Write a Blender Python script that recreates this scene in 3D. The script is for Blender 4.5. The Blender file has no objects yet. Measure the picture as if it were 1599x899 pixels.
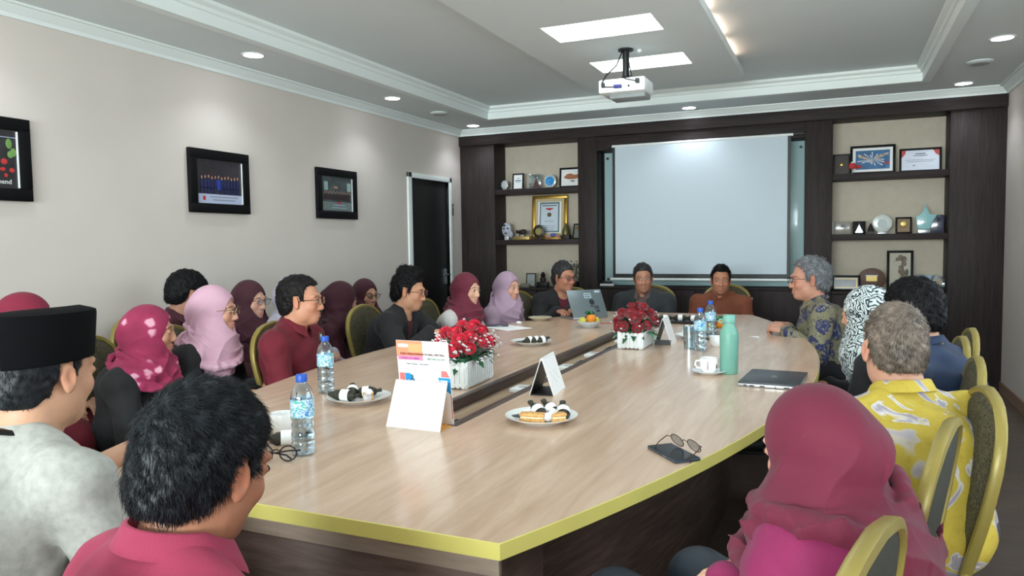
import bpy, bmesh, math, random
import numpy as np
import openvdb
from mathutils import Vector, Matrix, Euler
sc = bpy.context.scene
COL = sc.collection
R = math.radians
PI = math.pi
random.seed(7)

# ---------------------------------------------------------------- camera
cam = bpy.data.objects.new('camera', bpy.data.cameras.new('camera'))
COL.objects.link(cam); sc.camera = cam
cam.data.sensor_width = 36.0
cam.data.lens = 1155.0 / 1599.0 * 36.0
cam.data.clip_start = 0.02
_y, _p, _r = R(23.77), R(3.49), R(-0.83)
_f = Vector((-math.sin(_y)*math.cos(_p), math.cos(_y)*math.cos(_p), -math.sin(_p)))
_ri = Vector((math.cos(_y), math.sin(_y), 0)); _up = _ri.cross(_f)
_r2 = math.cos(_r)*_ri + math.sin(_r)*_up; _u2 = -math.sin(_r)*_ri + math.cos(_r)*_up
cam.matrix_world = Matrix(((_r2.x, _u2.x, -_f.x, 0), (_r2.y, _u2.y, -_f.y, 0), (_r2.z, _u2.z, -_f.z, 1.33), (0, 0, 0, 1)))

# ---------------------------------------------------------------- world, light, exposure
w = bpy.data.worlds.new('sky'); sc.world = w; w.use_nodes = True
w.node_tree.nodes['Background'].inputs[0].default_value = (0.80, 0.90, 1.0, 1)
w.node_tree.nodes['Background'].inputs[1].default_value = 2.0
sc.view_settings.view_transform = 'Standard'; sc.view_settings.look = 'None'
sc.view_settings.gamma = 1.0; sc.view_settings.use_curve_mapping = False
sc.view_settings.exposure = 0.66
sc.display_settings.display_device = 'sRGB'
def area(name, loc, rot, sx, sy, power, color=(1, 1, 1)):
    l = bpy.data.lights.new(name, 'AREA'); l.shape = 'RECTANGLE'; l.size = sx; l.size_y = sy
    l.energy = power; l.color = color
    o = bpy.data.objects.new(name, l); COL.objects.link(o); o.location = loc; o.rotation_euler = rot
    return o
# daylight entering through the windows of the wall behind the camera and the side windows
area('window_daylight', (-1.3, -4.62, 1.62), (R(98), 0, 0), 4.3, 1.35, 400, (0.95, 0.99, 0.965))
area('side_window_daylight', (1.42, 2.7, 1.62), (0, R(90), 0), 1.35, 2.6, 14, (0.98, 0.985, 0.97))

# ---------------------------------------------------------------- materials
def lin(c):
    return tuple((x/255/12.92 if x/255 <= .04045 else ((x/255+.055)/1.055)**2.4) for x in c)
MATS = {}
def mat(name, col=(128, 128, 128), rough=.6, metal=0, var=0.0, vscale=20, bump=0.0, bscale=200, coat=0, sheen=0, emit=0, trans=0, alpha=1, spec=.5, stretch=None, ior=1.45):
    if name in MATS: return MATS[name]
    m = bpy.data.materials.new(name); m.use_nodes = True; nt = m.node_tree; b = nt.nodes['Principled BSDF']
    c = lin(col); b.inputs['Base Color'].default_value = (*c, 1); b.inputs['Roughness'].default_value = rough
    b.inputs['Metallic'].default_value = metal; b.inputs['Specular IOR Level'].default_value = spec; b.inputs['IOR'].default_value = ior
    if coat: b.inputs['Coat Weight'].default_value = coat; b.inputs['Coat Roughness'].default_value = .12
    if sheen: b.inputs['Sheen Weight'].default_value = sheen
    if trans: b.inputs['Transmission Weight'].default_value = trans
    if emit: b.inputs['Emission Color'].default_value = (*c, 1); b.inputs['Emission Strength'].default_value = emit
    if alpha < 1: b.inputs['Alpha'].default_value = alpha
    if var or bump:
        tc = nt.nodes.new('ShaderNodeTexCoord'); mp = nt.nodes.new('ShaderNodeMapping'); nt.links.new(tc.outputs['Object'], mp.inputs[0])
        if stretch: mp.inputs['Scale'].default_value = stretch
        if var:
            n = nt.nodes.new('ShaderNodeTexNoise'); n.inputs['Scale'].default_value = vscale; n.inputs['Detail'].default_value = 5
            nt.links.new(mp.outputs[0], n.inputs['Vector'])
            cr = nt.nodes.new('ShaderNodeValToRGB'); nt.links.new(n.outputs[0], cr.inputs[0])
            e = cr.color_ramp.elements
            e[0].position = .3; e[1].position = .7
            e[0].color = (*[max(0, x*(1-var)) for x in c], 1); e[1].color = (*[min(1, x*(1+var)) for x in c], 1)
            nt.links.new(cr.outputs[0], b.inputs['Base Color'])
        if bump:
            n2 = nt.nodes.new('ShaderNodeTexNoise'); n2.inputs['Scale'].default_value = bscale; n2.inputs['Detail'].default_value = 3
            nt.links.new(mp.outputs[0], n2.inputs['Vector'])
            bp = nt.nodes.new('ShaderNodeBump'); bp.inputs['Strength'].default_value = bump; bp.inputs['Distance'].default_value = .002
            nt.links.new(n2.outputs[0], bp.inputs['Height']); nt.links.new(bp.outputs[0], b.inputs['Normal'])
    MATS[name] = m; return m
def nodes_of(m):
    nt = m.node_tree; b = nt.nodes['Principled BSDF']
    tc = nt.nodes.new('ShaderNodeTexCoord'); mp = nt.nodes.new('ShaderNodeMapping'); nt.links.new(tc.outputs['Object'], mp.inputs[0])
    return nt, b, mp
def ramp(nt, src, stops, interp='LINEAR'):
    cr = nt.nodes.new('ShaderNodeValToRGB'); nt.links.new(src, cr.inputs[0]); cr.color_ramp.interpolation = interp
    e = cr.color_ramp.elements
    e.remove(e[1]); e[0].position = stops[0][0]; e[0].color = (*lin(stops[0][1]), 1)
    for p, c in stops[1:]: q = e.new(p); q.color = (*lin(c), 1)
    return cr
def mixc(nt, fac, a, b_):
    n = nt.nodes.new('ShaderNodeMix'); n.data_type = 'RGBA'
    for s, v in ((0, fac), (6, a), (7, b_)):
        if isinstance(v, (tuple, list)): n.inputs[s].default_value = (*lin(v), 1)
        elif isinstance(v, float): n.inputs[s].default_value = v
        else: nt.links.new(v, n.inputs[s])
    return n.outputs[2]
def tex(nt, kind, mp, **kw):
    n = nt.nodes.new('ShaderNodeTex' + kind); nt.links.new(mp.outputs[0] if hasattr(mp, 'outputs') else mp, n.inputs['Vector'])
    for k, v in kw.items():
        if k in ('feature', 'distance', 'wave_type', 'bands_direction', 'wave_profile'): setattr(n, k, v)
        else: n.inputs[k.replace('_', ' ')].default_value = v
    return n
def wood(name, light, dark, scale=(1, 1, 1), rough=.4, coat=0, grain=6, spec=.5):
    m = mat(name, light, rough, coat=coat, spec=spec); nt, b, mp = nodes_of(m); mp.inputs['Scale'].default_value = scale
    n = tex(nt, 'Noise', mp, Scale=grain, Detail=8, Roughness=.62, Distortion=.6)
    cr = ramp(nt, n.outputs[0], [(.32, dark), (.5, tuple((a+b_)/2 for a, b_ in zip(light, dark))), (.68, light)])
    nt.links.new(cr.outputs[0], b.inputs['Base Color']); return m

M_wall = mat('wall_paint', (216, 208, 200), .75, var=.02, vscale=3, bump=.05, bscale=400, spec=.3)
M_ceil = mat('ceiling_paint', (226, 234, 234), .7, var=.015, vscale=2, spec=.3)
M_mould = mat('moulding_paint', (238, 246, 244), .55, spec=.4)
M_cab = wood('dark_cabinet_wood', (60, 50, 50), (40, 34, 34), (14, 14, .9), .55, 0, 4, .22)
M_cabh = wood('dark_cabinet_wood_crosscut', (60, 50, 50), (40, 34, 34), (.9, 14, 14), .55, 0, 4, .22)
M_cabs = wood('cabinet_lining_wood', (56, 49, 50), (40, 35, 36), (6, 6, 6), .5, 0, 3, .4)
M_top = wood('oak_table_laminate', (212, 184, 160), (190, 158, 132), (5.5, .55, 1), .27, .25, 3.2)
M_edge = mat('yellow_edge_band', (204, 194, 108), .4, var=.04, vscale=8)
M_tbase = wood('brown_table_panel', (112, 92, 84), (72, 56, 50), (1, 1, 12), .5, 0, 4)
M_rim = wood('brown_groove_rim', (84, 66, 60), (62, 48, 44), (8, 1, 8), .35, .2, 4)
M_groove = wood('groove_floor_laminate', (196, 172, 146), (164, 138, 112), (5, .6, 1), .4, 0, 3)
M_black = mat('black_plastic', (18, 18, 20), .45)
M_blackg = mat('black_glass', (8, 9, 12), .2, spec=.25)
M_blackf = mat('black_frame_wood', (9, 9, 11), .5, spec=.2)
M_door = mat('black_door', (19, 19, 22), .45)
M_white = mat('white_plastic', (236, 240, 240), .4)
M_cer = mat('white_ceramic', (240, 241, 240), .18, coat=.4)
M_paper = mat('white_paper', (247, 248, 248), .7)
M_silver = mat('brushed_silver', (176, 180, 184), .32, .85)
M_chrome = mat('chrome', (210, 212, 215), .15, 1)
M_gold = mat('gold', (190, 150, 70), .32, .8, var=.1, vscale=60)
M_emit = mat('lamp_glow', (246, 248, 255), .5, emit=14)
M_emit2 = mat('light_panel_diffuser', (240, 250, 250), .5, emit=1.6)
M_beige = mat('textured_beige_wallpaper', (204, 194, 176), .85, var=.035, vscale=18, bump=.35, bscale=160)
M_screen = mat('projection_fabric', (206, 219, 228), .8, spec=.2)
M_teal = mat('teal_back_painted_glass', (186, 216, 218), .06, coat=.7, spec=.6)
M_floor = wood('brown_floor', (100, 86, 78), (78, 66, 60), (1, 3, 1), .35, .1, 2.2)
def glass_mat(name, col=(235, 245, 250), a=.18, rough=.03):
    m = bpy.data.materials.new(name); m.use_nodes = True; nt = m.node_tree; nt.nodes.clear()
    o = nt.nodes.new('ShaderNodeOutputMaterial'); t = nt.nodes.new('ShaderNodeBsdfTransparent'); t.inputs[0].default_value = (*lin(col), 1)
    g = nt.nodes.new('ShaderNodeBsdfGlossy'); g.inputs['Roughness'].default_value = rough; g.inputs[0].default_value = (.95, .98, 1, 1)
    lw = nt.nodes.new('ShaderNodeLayerWeight'); lw.inputs[0].default_value = .35
    ad = nt.nodes.new('ShaderNodeMath'); ad.operation = 'MULTIPLY_ADD'; ad.inputs[1].default_value = .7; ad.inputs[2].default_value = a; ad.use_clamp = True
    nt.links.new(lw.outputs['Facing'], ad.inputs[0]); mx = nt.nodes.new('ShaderNodeMixShader')
    nt.links.new(ad.outputs[0], mx.inputs[0]); nt.links.new(t.outputs[0], mx.inputs[1]); nt.links.new(g.outputs[0], mx.inputs[2]); nt.links.new(mx.outputs[0], o.inputs[0])
    MATS[name] = m; return m
M_pet = glass_mat('clear_bottle_plastic', (226, 238, 244), .10, .06)
M_crystal = glass_mat('clear_crystal', (214, 228, 234), .22, .05)
M_wing = glass_mat('window_pane_glass', (245, 250, 252), .02, .02)
M_lens = glass_mat('spectacle_lens', (225, 228, 230), .05, .02)
M_vdark = mat('very_dark_wood', (30, 24, 22), .5)

# ---------------------------------------------------------------- mesh builder
class MB:
    def __init__(s): s.V = []; s.F = []; s.I = []
    def add(s, vs, fs, mi=0, T=None):
        n = len(s.V)
        for v in vs:
            v = Vector(v)
            if T is not None: v = T @ v
            s.V.append(tuple(v))
        for f in fs: s.F.append(tuple(n+i for i in f)); s.I.append(mi)
        return s
    def box(s, lo, hi, mi=0, T=None):
        (a, b, c), (d, e, f) = lo, hi
        vs = [(a, b, c), (d, b, c), (d, e, c), (a, e, c), (a, b, f), (d, b, f), (d, e, f), (a, e, f)]
        return s.add(vs, [(0, 3, 2, 1), (4, 5, 6, 7), (0, 1, 5, 4), (1, 2, 6, 5), (2, 3, 7, 6), (3, 0, 4, 7)], mi, T)
    def cbox(s, c, d, mi=0, T=None):
        return s.box((c[0]-d[0]/2, c[1]-d[1]/2, c[2]-d[2]/2), (c[0]+d[0]/2, c[1]+d[1]/2, c[2]+d[2]/2), mi, T)
    def tube(s, pts, r, n=8, mi=0, T=None, closed=False, caps=True, flat=1.0):
        pts = [Vector(p) for p in pts]; N = len(pts)
        rr = r if isinstance(r, (list, tuple)) else [r]*N
        vs = []; up = Vector((0, 0, 1)); prev = None
        for i, p in enumerate(pts):
            if closed: t = pts[(i+1) % N]-pts[i-1]
            else: t = pts[min(i+1, N-1)]-pts[max(i-1, 0)]
            t = t.normalized() if t.length > 1e-9 else Vector((0, 0, 1))
            if prev is None:
                a = t.cross(up)
                if a.length < .1: a = t.cross(Vector((1, 0, 0)))
            else: a = prev-t*prev.dot(t)
            a.normalize(); prev = a; b = t.cross(a)
            for k in range(n):
                th = 2*PI*k/n; vs.append(p+a*math.cos(th)*rr[i]+b*math.sin(th)*rr[i]*flat)
        fs = []
        for i in range(N if closed else N-1):
            j = (i+1) % N
            for k in range(n): fs.append((i*n+k, i*n+(k+1) % n, j*n+(k+1) % n, j*n+k))
        if caps and not closed: fs.append(tuple(range(n))[::-1]); fs.append(tuple((N-1)*n+k for k in range(n)))
        return s.add(vs, fs, mi, T)
    def lathe(s, prof, n=24, mi=0, T=None, capb=True, capt=True):
        vs = []; fs = []
        for (r, z) in prof:
            for k in range(n): th = 2*PI*k/n; vs.append((r*math.cos(th), r*math.sin(th), z))
        for i in range(len(prof)-1):
            for k in range(n): fs.append((i*n+k, i*n+(k+1) % n, (i+1)*n+(k+1) % n, (i+1)*n+k))
        if capb: fs.append(tuple(range(n))[::-1])
        if capt: fs.append(tuple((len(prof)-1)*n+k for k in range(n)))
        return s.add(vs, fs, mi, T)
    def ell(s, c, r, n=12, mi=0, T=None):
        r = (r, r, r) if not isinstance(r, (tuple, list)) else r
        prof = [(math.sin(PI*i/n), -math.cos(PI*i/n)) for i in range(n+1)]
        T2 = Matrix.Translation(c) @ Matrix.Diagonal((*r, 1)); T2 = T @ T2 if T is not None else T2
        return s.lathe([(max(a, 1e-4), b) for a, b in prof], n*2, mi, T2)
    def prism(s, poly, z0, z1, mi=0, T=None):
        n = len(poly); vs = [(x, y, z0) for x, y in poly]+[(x, y, z1) for x, y in poly]
        fs = [tuple(range(n))[::-1], tuple(range(n, 2*n))]+[(i, (i+1) % n, n+(i+1) % n, n+i) for i in range(n)]
        return s.add(vs, fs, mi, T)
    def loft(s, rings, mi=0, T=None, closed=True, caps=True):
        n = len(rings[0]); vs = [v for r in rings for v in r]; fs = []
        for i in range(len(rings)-1):
            for k in range(n if closed else n-1): fs.append((i*n+k, i*n+(k+1) % n, (i+1)*n+(k+1) % n, (i+1)*n+k))
        if caps: fs.append(tuple(range(n))[::-1]); fs.append(tuple((len(rings)-1)*n+k for k in range(n)))
        return s.add(vs, fs, mi, T)
def smooth(me, ang=.7):
    me.polygons.foreach_set('use_smooth', [True]*len(me.polygons))
    try: me.set_sharp_from_angle(angle=ang)
    except Exception: pass
def obj(name, mb, mats, parent=None, bevel=0, ang=.7, sub=0, kind=None, loc=None, rz=None):
    me = bpy.data.meshes.new(name); me.from_pydata(mb.V, [], mb.F)
    if not isinstance(mats, (list, tuple)): mats = [mats]
    for m in mats: me.materials.append(m)
    me.polygons.foreach_set('material_index', mb.I); me.update()
    bm = bmesh.new(); bm.from_mesh(me); bmesh.ops.recalc_face_normals(bm, faces=bm.faces)
    if bevel:
        es = [e for e in bm.edges if len(e.link_faces) == 2 and e.calc_face_angle(0) > .5]
        bmesh.ops.bevel(bm, geom=es, offset=bevel, segments=2, affect='EDGES', profile=.5, clamp_overlap=True)
    bm.to_mesh(me); bm.free()
    if ang: smooth(me, ang)
    o = bpy.data.objects.new(name, me); COL.objects.link(o)
    if parent is not None: o.parent = parent
    if loc is not None: o.location = loc
    if rz is not None: o.rotation_euler = (0, 0, rz)
    if kind: o['kind'] = kind
    return o
def thing(name, label, cat, loc=(0, 0, 0), rz=0, group=None):
    o = bpy.data.objects.new(name, None); COL.objects.link(o); o.location = loc; o.rotation_euler = (0, 0, rz)
    o.empty_display_size = .05
    return tag(o, label, cat, group)
def tag(o, label, cat, group=None):
    o['label'] = label; o['category'] = cat
    if group: o['group'] = group
    return o
def struct(name, mb, m, parent=None, **k):
    o = obj(name, mb, m, parent, **k); 
    if parent is None: o['kind'] = 'structure'
    return o
def copy_thing(o, label=None, loc=None, rz=None, parent=None):
    c = o.copy(); COL.objects.link(c)
    if parent is not None: c.parent = parent
    if label: c['label'] = label
    if loc is not None: c.location = loc
    if rz is not None: c.rotation_euler = (0, 0, rz)
    for ch in list(o.children): copy_thing(ch, parent=c)
    return c
def rotZ(a): return Matrix.Rotation(a, 4, 'Z')
def TR(loc, rx=0, ry=0, rz=0): return Matrix.Translation(loc) @ Euler((rx, ry, rz)).to_matrix().to_4x4()
def text_mb(txt, size, m_depth=.0006, align='CENTER'):
    cu = bpy.data.curves.new('lettering', 'FONT'); cu.body = txt; cu.size = size; cu.extrude = m_depth; cu.align_x = align; cu.resolution_u = 2
    t = bpy.data.objects.new('lettering', cu); COL.objects.link(t)
    dg = bpy.context.evaluated_depsgraph_get(); me = bpy.data.meshes.new_from_object(t.evaluated_get(dg))
    mb = MB(); mb.add([v.co for v in me.vertices], [tuple(p.vertices) for p in me.polygons])
    bpy.data.objects.remove(t); bpy.data.curves.remove(cu); bpy.data.meshes.remove(me); return mb
def text(txt, size, T, m, parent, name='lettering', sx=1):
    a = text_mb(txt, size); b = MB(); b.add(a.V, a.F, 0, T @ Matrix.Diagonal((sx, 1, 1, 1)))
    return obj(name, b, m, parent, ang=0)
M_ink = mat('dark_ink', (40, 44, 60), .7)
M_grey = mat('grey_ink', (120, 124, 134), .7)
M_red = mat('red_ink', (190, 50, 50), .6)
M_blue = mat('blue_ink', (30, 150, 220), .6)

# ================================================================ ROOM
XL, XR, YB, YF, ZS, ZT, H0 = -3.87, 1.29, 7.74, -4.5, 2.58, 2.69, 2.9
struct('floor', MB().box((XL-.15, YF-.15, -.1), (XR+.15, YB+.15, 0)), M_floor)
m = MB(); DY0, DY1, DZ = 6.34, 7.12, 1.99
m.box((XL-.15, YF-.15, 0), (XL, DY0, H0)); m.box((XL-.15, DY0, DZ), (XL, DY1, H0)); m.box((XL-.15, DY1, 0), (XL, YB+.15, H0))
struct('wall_left', m, M_wall)
m = MB(); m.box((XR, YF-.15, 0), (XR+.15, 1.4, H0)); m.box((XR, 4.0, 0), (XR+.15, YB+.15, H0)); m.box((XR, 1.4, 0), (XR+.15, 4.0, .95)); m.box((XR, 1.4, 2.3), (XR+.15, 4.0, H0))
struct('wall_right', m, M_wall)
struct('wall_back', MB().box((XL, YB, 0), (XR, YB+.15, H0)), M_wall)
m = MB(); m.box((XL, YF-.15, 0), (XR, YF, .95)); m.box((XL, YF-.15, 2.3), (XR, YF, H0)); m.box((XL, YF-.15, .95), (-3.45, YF, 2.3)); m.box((.85, YF-.15, .95), (XR, YF, 2.3))
struct('wall_front', m, M_wall)
def window(n, x0, x1, z0, z1, T, muls):
    f = MB(); t = .05
    f.box((x0, -.04, z0), (x1, .04, z0+t), 0, T); f.box((x0, -.04, z1-t), (x1, .04, z1), 0, T)
    for k in range(muls+1):
        x = x0+(x1-x0-t)*k/muls; f.box((x, -.035, z0), (x+t, .035, z1), 0, T)
    w_ = struct('window_%d' % n, f, M_mould)
    obj('pane', MB().box((x0+t, -.004, z0+t), (x1-t, .004, z1-t), 0, T), M_wing, w_)
window(1, -3.45, .85, .95, 2.3, TR((0, YF-.08, 0)), 4)
window(2, 1.4, 4.0, .95, 2.3, TR((XR+.08, 0, 0), rz=R(90)), 3)
# ceiling: lowered soffit round a raised tray, dropped light panel in its middle
TX0, TX1, TY0, TY1 = -3.24, .62, -3.8, 6.80
m = MB()
m.box((XL, YF, ZS), (TX0, YB, H0)); m.box((TX1, YF, ZS), (XR, YB, H0)); m.box((TX0, TY1, ZS), (TX1, YB, H0)); m.box((TX0, YF, ZS), (TX1, TY0, H0)); m.box((TX0, TY0, ZT), (TX1, TY1, H0))
struct('ceiling', m, M_ceil)
def rect_mould(name, x0, x1, y0, y1, prof, inward=1):
    # prof: (offset towards the room middle, z) swept along the rectangle
    mb = MB(); vs = []; n = len(prof)
    for (cx, cy, sx, sy) in ((x0, y0, 1, 1), (x1, y0, -1, 1), (x1, y1, -1, -1), (x0, y1, 1, -1)):
        for (o_, z) in prof: vs.append((cx+sx*o_*inward, cy+sy*o_*inward, z))
    fs = []
    for i in range(4):
        j = (i+1) % 4
        for k in range(n): fs.append((i*n+k, i*n+(k+1) % n, j*n+(k+1) % n, j*n+k))
    mb.add(vs, fs); return struct(name, mb, M_mould, ang=.3)
rect_mould('trim_1', XL, XR, YF, 7.40, [(-.0, ZS-.07), (.012, ZS-.07), (.018, ZS-.05), (.05, ZS-.02), (.055, ZS-.012), (.075, ZS-.012), (.075, ZS+.002), (0, ZS+.002)])
rect_mould('trim_2', TX0, TX1, TY0, TY1, [(-.05, ZS-.002), (-.05, ZS-.014), (.018, ZS-.014), (.018, ZS+.05), (.032, ZS+.055), (.036, ZS+.075), (.06, ZS+.09), (.062, ZT-.006), (.062, ZT+.002), (-.0, ZT+.002)])
# dropped panel
PX0, PX1, PY0, PY1, PZ = -1.925, -.689, -.6, 6.10, 2.60
HO = [(-1.64, -.968, 4.18, 4.54), (-1.64, -.968, 5.13, 5.49), (-1.64, -.968, 1.2, 1.56), (-1.64, -.968, 2.6, 2.96)]
ys = sorted({PY0, PY1, *[h[2] for h in HO], *[h[3] for h in HO]})
m = MB()
for a, b in zip(ys[:-1], ys[1:]):
    if any(abs(h[2]-a) < 1e-6 for h in HO):
        m.box((PX0, a, PZ), (-1.64, b, PZ+.055)); m.box((-.968, a, PZ), (PX1, b, PZ+.055))
    else: m.box((PX0, a, PZ), (PX1, b, PZ+.055))
m.box((PX0+.12, PY0+.1, PZ+.05), (PX0+.14, PY1-.1, ZT)) ; m.box((PX1-.14, PY0+.1, PZ+.05), (PX1-.12, PY1-.1, ZT))
struct('trim_3', m, M_ceil)
for k, (a, b, c, d) in enumerate(HO):
    ft = ['light panel nearer than the projector pole, recessed in the dropped ceiling', 'light panel behind the projector pole, recessed in the dropped ceiling', 'light panel in the dropped ceiling above the near end of the table', 'light panel in the dropped ceiling above the middle of the table'][k]
    t = thing('ceiling_light_panel', 'long white '+ft, 'ceiling light', ((a+b)/2, (c+d)/2, PZ+.05), 0, 'recessed light panels')
    obj('diffuser', MB().cbox((0, 0, .034), (b-a, d-c, .006)), M_emit2, t)
    f = MB()
    for sx in (-1, 1): f.cbox((sx*((b-a)/2-.003), 0, -.009), (.006, d-c, .08)); f.cbox((0, sx*((d-c)/2-.003), -.009), (b-a-.014, .006, .08))
    obj('reflector', f, M_white, t)
    l = area('panel_light', ((a+b)/2, (c+d)/2, PZ+.078), (0, 0, 0), b-a-.06, d-c-.06, 4, (.93, 1, 1)); 
# warm cove tubes on top of the dropped panel
for k, y in enumerate((4.3, 4.9, 5.5)):
    tb = obj('cove_tube', MB().tube([(0, -.22, 0), (0, .22, 0)], .008, 8), mat('warm_tube', (255, 214, 190), .5, emit=9), loc=(-.75, y, PZ+.067))
    tag(tb, 'warm glowing lamp tube lying on the dropped ceiling panel, %s of three' % ('nearest', 'middle', 'farthest')[k], 'light tube', 'cove lamp tubes')
# downlights
dl = [(-3.51, 3.83, 'first from the left along the left ceiling border'), (-3.50, 5.47, 'second along the left ceiling border'), (-3.56, 7.12, 'in the far left ceiling corner'), (-1.30, 7.16, 'over the projection screen'),
      (.93, 7.12, 'in the far right ceiling corner'), (.94, 5.62, 'along the right ceiling border before the far corner'), (-3.5, 2.2, 'over the near left wall'), (-3.5, .6, 'on the left ceiling border beside the camera'), (.94, 4.1, 'halfway along the right ceiling border'), (.94, 2.5, 'on the near right ceiling border')]
d0 = None
for x, y, lab in dl:
    if d0 is None:
        d0 = thing('downlight', '', 'downlight', (x, y, ZS), 0, 'round ceiling downlights')
        obj('trim_ring', MB().lathe([(.060, -.001), (.062, -.006), (.072, -.006), (.076, -.001), (.076, .001), (.060, .001)], 32, capb=False, capt=False), M_white, d0)
        obj('lamp', MB().lathe([(.061, -.003), (.05, -.0045), (.001, -.0055)], 32, capb=False), M_emit, d0)
        d = d0
    else: d = copy_thing(d0, loc=(x, y, ZS))
    d['label'] = 'round white recessed downlight '+lab
    l = bpy.data.lights.new('downlight_beam', 'SPOT'); l.energy = 6; l.spot_size = R(125); l.spot_blend = .7; l.shadow_soft_size = .05; l.color = (.86, .93, 1)
    o = bpy.data.objects.new('downlight_beam', l); COL.objects.link(o); o.location = (x, y, ZS-.03)
for x, y, lab in ((-3.5, 6.28, 'near the far left corner'), (.92, 6.3, 'between the two right downlights')):
    t = thing('smoke_detector', 'flat round ceiling disc '+lab, 'ceiling disc', (x, y, ZS), 0, 'ceiling discs')
    obj('base_ring', MB().lathe([(.085, 0), (.085, -.008), (.07, -.014)], 28, capt=True), M_ceil, t)
    obj('grille', MB().lathe([(.068, -.012), (.06, -.02), (.001, -.022)], 28, capb=False), mat('speaker_grille', (168, 170, 168), .7), t)
# baseboards
struct('baseboard_right', MB().box((XR-.012, YF, 0), (XR, 7.4, .09)), mat('skirting', (150, 122, 104), .5))
struct('baseboard_left', MB().box((XL, YF, 0), (XL+.012, 6.28, .09)), mat('skirting'))
# door
m = MB(); m.box((XL-.06, DY0+.002, .004), (XL-.02, DY1-.002, DZ-.002))
door = struct('door_1', m, M_door, bevel=.003)
f = MB()
f.box((XL-.15, DY0-.07, 0), (XL+.016, DY0, DZ+.05)); f.box((XL-.15, DY1, 0), (XL+.016, DY1+.045, DZ+.05)); f.box((XL-.15, DY0-.07, DZ), (XL+.016, DY1+.045, DZ+.05))
struct('trim_4', f, M_mould, bevel=.003)
h = MB().lathe([(.008, 0), (.008, .045)], 12, T=TR((XL-.02, DY1-.07, 1.0), ry=R(90))); h.tube([(XL+.02, DY1-.07, 1.0), (XL+.02, DY1-.19, 1.0)], .008, 10); h.cbox((XL-.018, DY1-.07, .98), (.006, .04, .16))
obj('door_handle', h, M_silver, door)
t = thing('wall_keypad', 'small black keypad on the wall just right of the black door', 'wall switch', (XL, 7.18, 1.70))
obj('housing', MB().cbox((.008, 0, 0), (.016, .03, .13)), M_black, t, bevel=.003); obj('button', MB().cbox((.018, 0, .03), (.004, .016, .02)), M_silver, t)
# ================================================================ BUILT-IN CABINET
cab = thing('display_cabinet', 'dark brown built-in wall cabinet with two open display niches across the far wall', 'cabinet', (0, 0, 0))
FY = 7.40
def cpart(name, lo, hi, m=M_cab, **k): return obj(name, MB().box(lo, hi), m, cab, **k)
cpart('header', (XL+.001, FY-.03, 2.405), (XR-.001, YB-.001, 2.512), M_cabh, bevel=.002)
cpart('pillar', (XL+.001, FY, 0.001), (-3.452, YB-.001, 2.404), bevel=.002)
cpart('pillar', (-2.49, FY, 0.001), (-2.285, YB-.001, 2.404), bevel=.002)
cpart('pillar', (-.288, FY, 0.001), (-.052, YB-.001, 2.404), bevel=.002)
cpart('pillar', (.877, FY, 0.001), (XR-.001, YB-.001, 2.404), bevel=.002)
cpart('lintel', (-2.284, FY+.004, 2.262), (-.289, YB-.001, 2.404), M_cabh, bevel=.002)
for x0, x1 in ((-3.451, -2.491), (-.051, .876)):
    cpart('back_panel', (x0, 7.70, .842), (x1, YB-.001, 2.404), M_beige)
    for z in (1.912, 1.362): cpart('shelf', (x0, FY+.012, z-.055), (x1, 7.699, z), M_cabh, bevel=.002)
cpart('back_panel', (-2.284, 7.64, .868), (-.289, YB-.001, 2.261), M_cabs)
def base(x0, x1, h, nd):
    b = cpart('base_unit', (x0, FY+.02, .001), (x1, YB-.001, h-.025)); 
    cpart('base_top', (x0, FY+.0, h-.024), (x1, YB-.001, h), M_cabh, bevel=.002)
    for k in range(nd):
        a = x0+(x1-x0)*k/nd+.004; c = x0+(x1-x0)*(k+1)/nd-.004
        d = obj('cabinet_door', MB().box((a, FY+.001, .08), (c, FY+.019, h-.03)), M_cab, cab, bevel=.002)
        obj('handle', MB().cbox(((c-.04 if k % 2 == 0 else a+.04), FY-.012, h-.15), (.012, .022, .12)), M_silver, d, bevel=.003)
base(-3.451, -2.491, .84, 2); base(-2.284, -.289, .866, 4); base(-.051, .876, .84, 2)
# glass writing board and its tray
gb = thing('glass_writing_board', 'large pale teal glass writing board in the middle recess behind the projection screen', 'writing board', (-1.28, 7.63, .87))
obj('glass_pane', MB().box((-.985, -.012, 0), (.985, .004, 1.388)), M_teal, gb, bevel=.002)
for sx in (-1, 1):
    for z in (.06, 1.33):
        obj('standoff', MB().lathe([(.014, 0), (.014, .012)], 14, T=TR((sx*.95, -.013, z), rx=R(90))), M_black, gb)
t = thing('board_eraser', 'black and white board eraser at the left end below the glass board', 'eraser', (-2.20, 7.47, .867))
obj('felt', MB().cbox((0, 0, .012), (.15, .05, .022)), M_white, t, bevel=.003); obj('grip', MB().cbox((-.01, 0, .038), (.11, .046, .028)), M_black, t, bevel=.006)
# projection screen
ps = thing('projection_screen', 'pulled-down projection screen with thin black borders in front of the glass board', 'projection screen', (-1.255, 7.355, 0))
obj('screen_fabric', MB().box((-.822, 0, 1.0), (.822, .003, 2.28)), M_screen, ps)
f = MB(); f.box((-.85, -.0005, .963), (-.823, .0035, 2.28)); f.box((.823, -.0005, .963), (.85, .0035, 2.28)); f.box((-.85, -.001, .963), (.85, .0038, .999))
obj('black_border', f, M_black, ps)
obj('bottom_bar', MB().tube([(-.875, .0, .945), (.86, .0, .945)], .013, 10), M_white, ps)
obj('roller', MB().tube([(-.855, .008, 2.29), (.87, .008, 2.29)], .014, 10), M_white, ps)
for sx in (-1, 1): obj('bracket', MB().cbox((sx*.885+(.03 if sx > 0 else 0), .02, 2.292), (.09 if sx > 0 else .03, .05, .012)), M_black, ps)

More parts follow.
